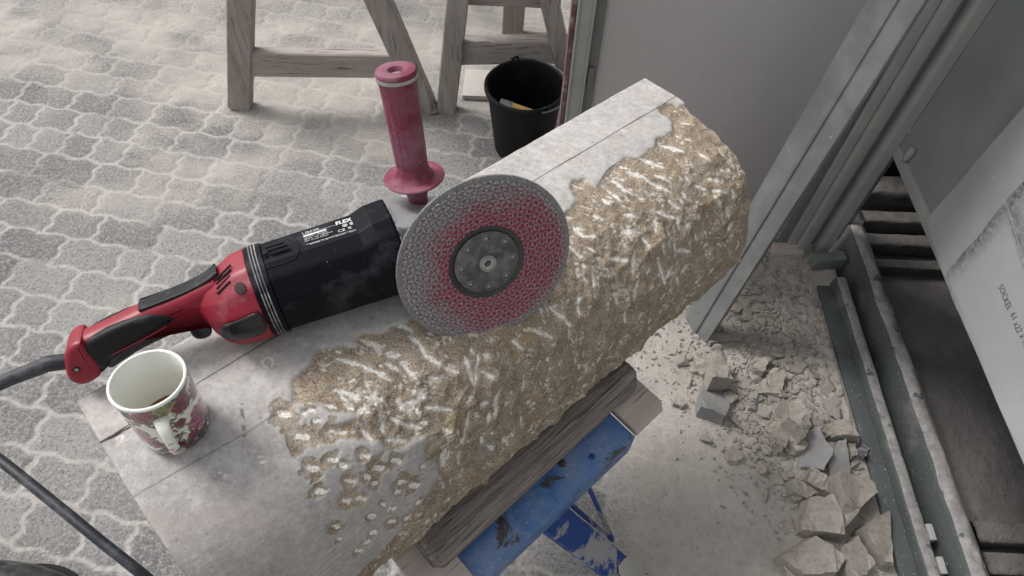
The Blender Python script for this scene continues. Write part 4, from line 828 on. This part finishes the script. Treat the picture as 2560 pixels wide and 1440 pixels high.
# tall galvanized post standing in front
gp=empty('galvanized_beam',(.545,1.02,0)); tag(gp,'long galvanized steel channel leaning against the plastic wall, its foot in the rubble','steel beam')
A1=np.array([.520,1.081]);A2=np.array([.5425,1.0335]);A3=np.array([.568,.996]);A4=np.array([.590,1.016])
prof=[A1,A2-np.array([.0045,.0020]),A2+np.array([-.001,-.006]),A2+np.array([.0035,-.0045]),A2+np.array([.006,-.0095]),A3,A3+np.array([.004,.001]),A4,A4+np.array([-.004,.003]),A3+np.array([-.002,.006]),A2+np.array([.005,.006]),A1+np.array([.005,.0])]
v=[];f=[];n=len(prof)
for iz,z in enumerate((0,.6,1.2,2.19)):
    for j_,p in enumerate(prof): v.append((p[0]-.545+.126*z,p[1]-1.02+.10*z,z))
for i in range(3):
    for j_ in range(n): f.append((i*n+j_,i*n+(j_+1)%n,(i+1)*n+(j_+1)%n,(i+1)*n+j_))
f.append(tuple(range(n))[::-1]); f.append(tuple(range(3*n,4*n)))
o=mesh('channel_profile',v,f,M['galv'],gp); shade(o,20)
tube('edge_bead',[(A3[0]-.545+.001,A3[1]-1.02+.001,0.),(A3[0]-.545+.001+.126*2.2,A3[1]-1.02+.001+.22,2.2)],.003,M['galv'],gp,8,1)
# side wall panel above the opening, in the plane x=1
wp=empty('side_wall_panel',(1.0,.6,.44)); tag(wp,'dark grey-green metal wall panel hanging above the shed opening','wall panel'); o5=(1.0,.6,.44)
bx('panel_sheet',1.004,1.014,-.6,WY-.026,.475,2.2,M['panelgrey'],wp,.001,o5)
bx('bottom_rail',.998,1.022,-.6,WY-.026,.440,.474,M['greylight'],wp,.003,o5)
cl=box('clip',(-.004,1.283-.6,.488-.44+.012),(.012,.014,.036),M['greylight'],wp,None,.003)
box('clip_screw',(-.003,.0,-.020),(.012,.010,.010),M['rivet'],cl,None,.003).location=(-.004,1.283-.6,.06)
# flat grey template sheets hung on it
def sheet(name,pts,x,label,wob,seed,th_=.003,smc=None):
    p=np.array(pts,float); n=len(p); out=[]; rg2=np.random.default_rng(seed)
    for i in range(n):
        a,b=p[i],p[(i+1)%n]; L=np.linalg.norm(b-a); m_=max(2,int(L/.02))
        for j_ in range(m_): out.append(a+(b-a)*j_/m_)
    out=chaikin(out,1); t_=np.arange(len(out)); nzs=np.stack([np.interp(t_,t_[::5],rg2.normal(0,wob,len(t_[::5]))),np.interp(t_,t_[::5],rg2.normal(0,wob,len(t_[::5])))],1); out=out+nzs; out=chaikin(out,1)
    v=[(x,a,b) for a,b in out]+[(x+th_,a,b) for a,b in out]; n=len(out)
    f=[tuple(range(n,2*n))[::-1]]+[(i,n+i,n+(i+1)%n,(i+1)%n) for i in range(n)]
    prev=0; sm_=[]; c=np.array(smc) if smc else None
    wt=lambda p: 0. if c is None else float(np.exp(-(np.linalg.norm(p-c)/.17)**2))
    sm_=[wt(p) for p in out]+[0.]*n
    for kk,(dd,ww) in enumerate(((.008,.9),(.020,.5),(.040,.0))):
        cur=out*(1-dd/.25)+out.mean(0)*(dd/.25); b=len(v); v+=[(x,a,b2) for a,b2 in cur]; sm_+=[wt(p)*ww for p in cur]
        f+=[(prev+i,prev+(i+1)%n,b+(i+1)%n,b+i) for i in range(n)]; prev=b
    f.append(tuple(prev+i for i in range(n)))
    o=mesh(name,v,f,M['sheet']); at_=o.data.attributes.new('smudge','FLOAT','POINT'); at_.data.foreach_set('value',np.array(sm_,np.float32)); tag(o,label,'template sheet'); return o
yz=lambda px,py,X_: tuple(atx(px,py,X_)[1:])
sheet('template_sheet',[yz(2320,560,.990),yz(2327,536,.990),(1.058,1.35),(.30,1.35),(.30,.455),yz(2440,850,.990),yz(2362,700,.990)],.990,'large plain grey template sheet hung lowest and furthest left on the wall panel',.0012,1)
s2=sheet('template_sheet',[yz(2362,690,.984),yz(2370,675,.984),yz(2513,508,.984),yz(2530,560,.984),(.80,.66),(.35,.66),(.35,.475),yz(2560,1160,.984),yz(2470,955,.984),yz(2405,800,.984),yz(2380,745,.984)],.984,'grey template sheet with handwriting, in front of the large plain sheet',.0012,2,.003,yz(2450,620,.984))
sheet('template_sheet',[yz(2514,505,.987),yz(2600,400,.987),(.92,1.2),(.35,1.2),(.35,.67),(.80,.668),yz(2531,558,.987)],.987,'small grey template sheet above the handwritten one at the right edge',.0008,3,.003,yz(2540,500,.984))
TV=[];TF=[]
v,f=text_geo('SOCKEL  61 x22 x 180cm',.015,.12,-.012,.92); b=0
y0,z0=yz(2497,716,.983)
L=v[:,0].max()
for i,(a,b_) in enumerate(v): TV.append((.9832,y0-a*(.165/L)*1.0,z0+b_-.004-.03*a+.0012*math.sin(a*90)))
o=mesh('handwriting',TV,[tuple(q) for q in f],M['ink']); o.parent=s2
# smudged graphite band along the cut edge
# sills and rails of the opening
s1=empty('door_sill',(1.06,.6,0)); tag(s1,'dark steel door sill with a thick ledge of stone dust along its top','door sill'); o6=(1.06,.6,0)
bx('steel_channel',1.047,1.096,-.3,1.405,-.04,.098,M['sillgrey'],s1,.003,o6)
yy_=np.linspace(-.3,1.403,400); xx_=np.linspace(0,1,14); Yg,Xg=np.meshgrid(yy_,xx_,indexing='ij')
xl=1.054+.004*fbm(Yg,Yg*0,16,4,3); xr=1.090+.006*fbm(Yg,Yg*0,14,4,8)
Pz=.0985+.013*np.sin(np.pi*Xg)**.5*(.6+.5*fbm(Yg,Xg*.05,18,4,12)); Px=xl+(xr-xl)*Xg
grid('dust_ledge',np.stack([Px-1.06,Yg-.6,Pz],-1),M['ledge'],parent=s1)
s2_=empty('guide_rail',(.99,.6,0)); tag(s2_,'lower grey guide rail between the rubble and the door sill','rail'); o7=(.99,.6,0)
bx('rail_web',.982,1.017,-.3,1.225,-.04,.050,M['sillgrey'],s2_,.004,o7)
xl=.987+.002*fbm(Yg,Yg*0,20,4,13); xr=1.014+.003*fbm(Yg,Yg*0,18,4,18); Yg2=np.clip(Yg,-.3,1.22)
Pz=.0505+.006*np.sin(np.pi*Xg)**.5*(.6+.5*fbm(Yg,Xg*.05,22,4,22))
grid('dust_ledge',np.stack([xl+(xr-xl)*Xg-.99,Yg2-.6,Pz],-1),M['ledge'],parent=s2_)
bx('rail_flange',.938,.9815,-.3,1.21,.0,.022,M['sillgrey'],s2_,.002,o7)
for yb in (.47,.395): bx('rail_clip',1.0175,1.032,yb-.02,yb+.018,.01,.055,M['greylight'],s2_,.002,o7)
bs=box('corner_bracket',(.985,1.30,.03),(.10,.035,.05),M['grey'],None,Euler((0,0,.15)),.003); tag(bs,'dark steel bracket on the ground at the foot of the corner profile','bracket')
# inside: floor, boards, back wall, unseen outer walls and roof
fx,fy=np.meshgrid(np.linspace(1.095,2.4,200),np.linspace(-.6,1.9,300),indexing='ij')
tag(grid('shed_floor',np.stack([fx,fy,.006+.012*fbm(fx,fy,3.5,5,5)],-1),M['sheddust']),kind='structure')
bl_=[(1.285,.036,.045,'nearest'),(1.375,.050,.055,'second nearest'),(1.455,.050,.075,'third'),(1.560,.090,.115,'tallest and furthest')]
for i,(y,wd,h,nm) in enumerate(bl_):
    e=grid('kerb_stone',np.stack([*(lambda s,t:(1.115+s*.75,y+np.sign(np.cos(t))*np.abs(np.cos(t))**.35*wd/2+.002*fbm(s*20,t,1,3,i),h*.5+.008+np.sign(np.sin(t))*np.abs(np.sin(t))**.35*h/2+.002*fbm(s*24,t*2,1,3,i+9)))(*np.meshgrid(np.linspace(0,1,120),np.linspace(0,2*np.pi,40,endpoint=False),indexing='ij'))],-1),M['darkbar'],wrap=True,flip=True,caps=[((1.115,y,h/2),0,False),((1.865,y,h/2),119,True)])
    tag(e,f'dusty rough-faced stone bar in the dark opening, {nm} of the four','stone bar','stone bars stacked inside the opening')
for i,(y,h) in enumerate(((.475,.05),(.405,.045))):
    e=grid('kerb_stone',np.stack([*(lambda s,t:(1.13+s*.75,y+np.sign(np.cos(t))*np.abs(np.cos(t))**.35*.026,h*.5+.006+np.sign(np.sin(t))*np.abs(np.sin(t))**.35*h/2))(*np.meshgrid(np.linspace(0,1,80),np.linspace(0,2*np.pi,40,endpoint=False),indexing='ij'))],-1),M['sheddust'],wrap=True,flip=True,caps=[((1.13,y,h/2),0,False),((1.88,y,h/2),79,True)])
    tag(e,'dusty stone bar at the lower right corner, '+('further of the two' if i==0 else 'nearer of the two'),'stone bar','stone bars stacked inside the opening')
sw=empty('shed_shell',(1.7,.9,0)); tag(sw,'dark back wall of the shed seen through the opening, with unseen walls and roof','shed'); o8=(1.7,.9,0)
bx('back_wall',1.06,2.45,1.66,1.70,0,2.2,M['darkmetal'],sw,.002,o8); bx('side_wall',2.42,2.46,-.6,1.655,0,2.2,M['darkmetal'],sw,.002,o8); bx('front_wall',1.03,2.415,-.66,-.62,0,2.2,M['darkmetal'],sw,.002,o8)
bx('roof',.98,2.5,-.7,1.75,2.205,2.24,M['darkmetal'],sw,.002,o8)  # out of view, added with the outer walls to keep the interior dark

# ------------------------------------------------------------------ RUBBLE
def rock(seed,sz,n=14,flat=1.):
    r_=np.random.default_rng(seed); bm=bmesh.new(); pts=r_.uniform(-1,1,(n,3)); pts/=np.maximum(np.abs(pts).max(1),.3)[:,None]**.8
    for p in pts: bm.verts.new((p[0]*sz[0]/2,p[1]*sz[1]/2,p[2]*sz[2]/2*flat))
    res=bmesh.ops.convex_hull(bm,input=bm.verts[:]); bmesh.ops.delete(bm,geom=[g for g in res['geom_interior'] if isinstance(g,bmesh.types.BMVert)],context='VERTS')
    bmesh.ops.bevel(bm,geom=bm.edges[:],offset=min(sz)*.03,segments=1,affect='EDGES')
    zmin=min(v.co.z for v in bm.verts)
    for v in bm.verts: v.co.z-=zmin
    me=bpy.data.meshes.new('rock'); bm.to_mesh(me); bm.free(); return me
def prism(pts,h,seed):
    """angular flake: outline in the plan, thickness h, sloping top"""
    r_=np.random.default_rng(seed); p=np.array(pts,float); n=len(p); tilt=r_.normal(0,.12,2)
    bm=bmesh.new(); p=np.vstack([[a,a*(.5)+b_*.5+r_.normal(0,.0022,2)] for a,b_ in zip(p,np.roll(p,-1,0))]); n=len(p); jj=r_.normal(0,.0015,(n,2))
    bot=[bm.verts.new((x*1.06+r_.normal(0,.002),y*1.06+r_.normal(0,.002),-.006)) for x,y in p]; top=[bm.verts.new((x*.95+a,y*.95+b_,h*(1+r_.normal(0,.09))+x*tilt[0]*1.6+y*tilt[1]*1.6)) for (x,y),(a,b_) in zip(p,jj)]
    bm.faces.new(bot[::-1]); bm.faces.new(top)
    for i in range(n): bm.faces.new((bot[i],bot[(i+1)%n],top[(i+1)%n],top[i]))
    bmesh.ops.triangulate(bm,faces=[f for f in bm.faces if len(f.verts)>4]); bmesh.ops.subdivide_edges(bm,edges=bm.edges[:],cuts=2,use_grid_fill=True)
    for v in bm.verts: v.co+=Vector(r_.normal(0,min(.0015,h*.05),3))
    me=bpy.data.meshes.new('rock'); bm.to_mesh(me); bm.free(); return me
c6=lambda x,y:(1660+x/1.637,560+y/1.637)
BIG=[ # outline in the photo crop, height, dark?, label, tilt
 ([(180,540),(248,528),(280,640),(190,648)],.075,0,'upright pale block behind the dark slab near the foot of the leaning beam',(0,0)),
 ([(160,640),(168,622),(276,645),(268,740),(240,808),(138,775)],.020,1,'smooth dark grey slab with square corners left of the rubble',(0,0)),
 ([(122,560),(160,540),(188,590),(160,618),(125,600)],.022,0,'small five-sided chip touching the upright pale block on its left',(0,0)),
 ([(360,570),(405,540),(440,552),(400,622),(365,600)],.034,0,'chunky pale stone lying alone in the upper rubble, right of the pale block',(0,0)),
 ([(480,722),(545,720),(598,830),(570,880),(508,800)],.075,0,'tall pale wedge standing in the middle of the rubble',(0,0)),
 ([(440,590),(500,620),(490,700),(385,690),(400,640)],.030,0,'flat grey stone just above the tall pale wedge',(0,0)),
 ([(500,800),(590,910),(548,938),(500,880)],.030,0,'long narrow shard leaning below the tall pale wedge',(0,0)),
 ([(690,810),(755,788),(800,870),(785,888),(690,870)],.050,0,'cube-like cream stone near the rail at mid height',(0,0)),
 ([(500,930),(560,880),(620,842),(680,950),(650,1018),(520,985)],.022,1,'broad blue-grey slab lying flat below the shards',(0,0)),
 ([(660,900),(730,890),(765,1030),(690,1060)],.026,1,'grey slab half hidden between the broad slab and the big triangular stone',(0,0)),
 ([(570,1040),(600,992),(660,1030),(675,1105),(640,1095)],.030,0,'leaf-shaped pale flake right above the oval flake',(0,0)),
 ([(495,1060),(540,1040),(632,1105),(590,1130),(515,1100)],.022,0,'oval pale flake with a flat face',(0,0)),
 ([(690,1020),(870,1050),(868,1100),(742,1238),(712,1160)],.075,0,'largest triangular stone leaning towards the rail',(0,0)),
 ([(590,1120),(680,1108),(738,1280),(640,1270),(560,1250)],.055,0,'long sloping block between the oval flake and the bottom stones',(0,0)),
 ([(795,1250),(925,1165),(932,1400),(900,1395)],.050,0,'sharp triangular slab beside the rail near the bottom edge',(0,0)),
 ([(485,1360),(630,1262),(735,1370),(690,1440),(560,1440)],.060,0,'biggest pale stone at the bottom edge with a ridge on top',(0,0)),
 ([(700,1330),(790,1270),(870,1390),(800,1450),(740,1450)],.050,0,'squarish pale stone right of the biggest one at the bottom edge',(0,0)),
 ([(415,850),(490,780),(490,815),(440,862)],.020,0,'thin leaf-like shard left of the tall pale wedge',(0,0)),
 ([(345,760),(385,698),(405,712),(370,765)],.018,1,'small dark sliver among pale chips left of the wedge',(0,0)),
 ([(600,800),(650,780),(660,850),(610,860)],.032,0,'brownish chip between the wedge and the cream cube',(0,0)),
 ([(170,452),(318,446),(322,478),(185,492)],.016,0,'thin pale splinter lying against the foot of the leaning steel beam',(0,0)),
 ([(30,712),(60,700),(90,735),(70,752),(35,738)],.014,0,'small white chip furthest left on the dusty ground',(0,0)),
 ([(440,860),(500,800),(510,900),(480,930),(445,900)],.034,0,'rounded tan stone left of the long narrow shard',(0,0)),
 ([(650,820),(680,815),(688,870),(660,880)],.030,0,'narrow brown chip touching the cream cube on its left',(0,0)),
 ([(750,900),(780,895),(785,950),(760,965)],.030,0,'small brown stone under the cream cube',(0,0)),
 ([(785,930),(830,870),(838,920),(810,960)],.024,1,'dark chip pressed against the rail flange',(0,0)),
 ([(255,930),(300,908),(328,945),(300,980),(262,970)],.010,0,'flat round chip half buried in the dust left of the rubble',(0,0)),
 ([(485,1400),(500,1370),(600,1440),(560,1460),(490,1450)],.03,0,'low pale piece under the biggest stone at the bottom edge',(0,0)),
 ([(570,1160),(600,1135),(618,1170),(590,1195)],.018,0,'small chip just below the oval flake',(0,0)),
 ([(520,1110),(545,1090),(560,1125),(535,1140)],.014,0,'tiny chip on the left side of the oval flake',(0,0)),
]
for i,(pl,h,dk,lab,_) in enumerate(BIG):
    w3=[at(*c6(x,y),h*.9) for x,y in pl]; c=np.mean(w3,0); pts=[(p[0]-c[0],p[1]-c[1]) for p in w3]
    me=prism(pts,h,i+100); o=link('rubble_stone',me,M['rockd'] if dk else M['rock']); o.location=(c[0],c[1],.004 if c[0]<.9 else .008); tag(o,lab,'stone','broken stones on the ground'); shade(o,22)
protos=[]
for i in range(16):
    r_=np.random.default_rng(i+40); me=rock(i+400,(1,r_.uniform(.55,.95),r_.uniform(.25,.5)),11); me.materials.append(M['rock']); protos.append(me)
rg=np.random.default_rng(77); cnt=0; fine=[]
clus=[(.80,1.10,.13,.13),(.86,.92,.09,.11),(.74,.78,.07,.07),(.70,1.02,.08,.09),(.80,.70,.09,.08),(.84,.50,.08,.10),(.66,.86,.06,.05),(.60,.95,.10,.06)]
while cnt<288:
    cx,cy,sx_,sy_=clus[rg.choice(8,p=[.32,.24,.14,.10,.08,.04,.05,.03])]; x=rg.normal(cx,sx_); y=rg.normal(cy,sy_)
    if x>.925 or y>1.335 or x<.45 or y<.3: continue
    if ((x-.545)/.06)**2+((y-1.03)/.07)**2<1: continue
    sz=float(np.clip(rg.lognormal(-3.75,.42),.011,.05)); me=protos[rg.integers(16)]
    o=bpy.data.objects.new('stone_chip',me); COL.objects.link(o); o.scale=(sz*rg.uniform(.8,1.3),sz,sz*rg.uniform(.6,1.1)); o.rotation_euler=(rg.normal(0,.25),rg.normal(0,.25),rg.uniform(0,6.28)); o.location=(x,y,.004+.010*math.exp(-(((x-.93)/.22)**2+((y-.95)/.4)**2)))
    tag(o,'small angular chip of dusty stone lying among the rubble by the rail','stone chip','small stone chips scattered in front of the rail'); cnt+=1
DV=[];DF=[]
for i in range(2300):
    cx,cy,sx_,sy_=clus[rg.choice(8,p=[.26,.24,.14,.12,.1,.06,.05,.03])]; x=rg.normal(cx,sx_*1.15); y=rg.normal(cy,sy_*1.15)
    if x>.93 or y>1.335 or y<.28: continue
    me=protos[rg.integers(16)]; sz=rg.uniform(.006,.0155); Rm=np.array(Euler((rg.normal(0,.3),rg.normal(0,.3),rg.uniform(0,6.28))).to_matrix()); b=len(DV)
    for q in me.vertices: p=Rm@(np.array(q.co)*sz); DV.append((x+p[0],y+p[1],.003+.014*math.exp(-(((x-.93)/.22)**2+((y-.95)/.4)**2))+p[2]))
    for q in me.polygons: DF.append(tuple(b+i_ for i_ in q.vertices))
tag(mesh('small_debris',DV,DF,M['rock']),'smallest dusty stone splinters filling the gaps of the rubble','stone debris',kind='stuff')
# grit: uncountable crumbs as one object
GV=[];GF=[]
tet=np.array([(1,0,-.4),(-.5,.87,-.4),(-.5,-.87,-.4),(.1,0,.7),(.7,.6,.3)])
for i in range(3600):
    if i<2500:
        cx,cy,sx_,sy_=clus[rg.choice(8)]; x=rg.normal(cx,sx_*1.6); y=rg.normal(cy,sy_*1.5)
    else: x=rg.uniform(-.3,.95); y=rg.uniform(.3,2.1)
    if x>.922 or y>1.34 and x>.1 or y<.2: continue
    r_=abs(rg.normal(0,.0016))+.0008 if i>=2500 else abs(rg.normal(0,.0032))+.0012
    Rm=np.array(Euler(rg.uniform(0,6,3)).to_matrix()); b=len(GV)
    for p in tet: q=Rm@(p*r_*rg.uniform(.7,1.3)); GV.append((x+q[0],y+q[1],.003+.012*math.exp(-(((x-.93)/.22)**2+((y-.95)/.4)**2))+q[2]))
    GF+=[(b,b+1,b+3),(b+1,b+2,b+3),(b+2,b+4,b+3),(b+2,b,b+4),(b,b+3,b+4),(b,b+2,b+1)]
tag(mesh('stone_grit',GV,GF,M['rock']),'fine stone crumbs strewn over the dusty ground','grit',kind='stuff')

# ------------------------------------------------------------------ SHOE
she=empty('shoe',(-1.10,.27,0)); tag(she,'toe of a black leather lace-up shoe on the paving at the lower left corner','shoe')
s,t=np.meshgrid(np.linspace(0,1,60),np.linspace(0,2*np.pi,60,endpoint=False),indexing='ij')
wd=.052*np.sqrt(np.clip(1-(np.clip(s-.55,0,1)/.45)**2.3,0,1))*(.82+.18*np.sin(np.pi*np.clip(s*1.3,0,1)))
ht=np.interp(s,[0,.3,.5,.7,.85,.95,1],[.11,.095,.075,.058,.048,.034,.012])
px_=.150-.30*(1-s); py_=wd*np.sign(np.cos(t))*np.abs(np.cos(t))**.8; pz_=.014+ht*np.clip(np.sin(t),-.02,1)**.75 if False else .014+ht*np.where(np.sin(t)>0,np.abs(np.sin(t))**.7,0)
grid('upper',np.stack([px_,py_,pz_+.001*fbm(s*6,t,1,3,4)],-1),M['shoe'],wrap=True,parent=she,flip=True)
so_=[(.156*1-.30*(1-a),b) for a,b in [(0,-.045),(.3,-.04),(.6,-.054),(.8,-.050),(.95,-.028),(1.01,0),(.95,.028),(.8,.050),(.6,.054),(.3,.04),(0,.045)]]
pillow('sole',so_,.0,.016,.003,M['slot'],she,3,2)
for i,x in enumerate((-.035,-.055,-.075,-.095)):
    h_=np.interp((x+.15)/.30,[0,.3,.5,.7],[.125,.110,.090,.074])
    tube('lace',[(x,-.026,h_-.008),(x+.006,0,h_+.003),(x-.004,.026,h_-.008)],.0024,M['trigger'],she,8,5)
tube('lace',[(-.05,.0,.103),(-.03,.02,.105),(-.01,.012,.088),(-.035,-.004,.100),(-.05,-.02,.104),(-.02,-.024,.088)],.0022,M['trigger'],she,8,6)
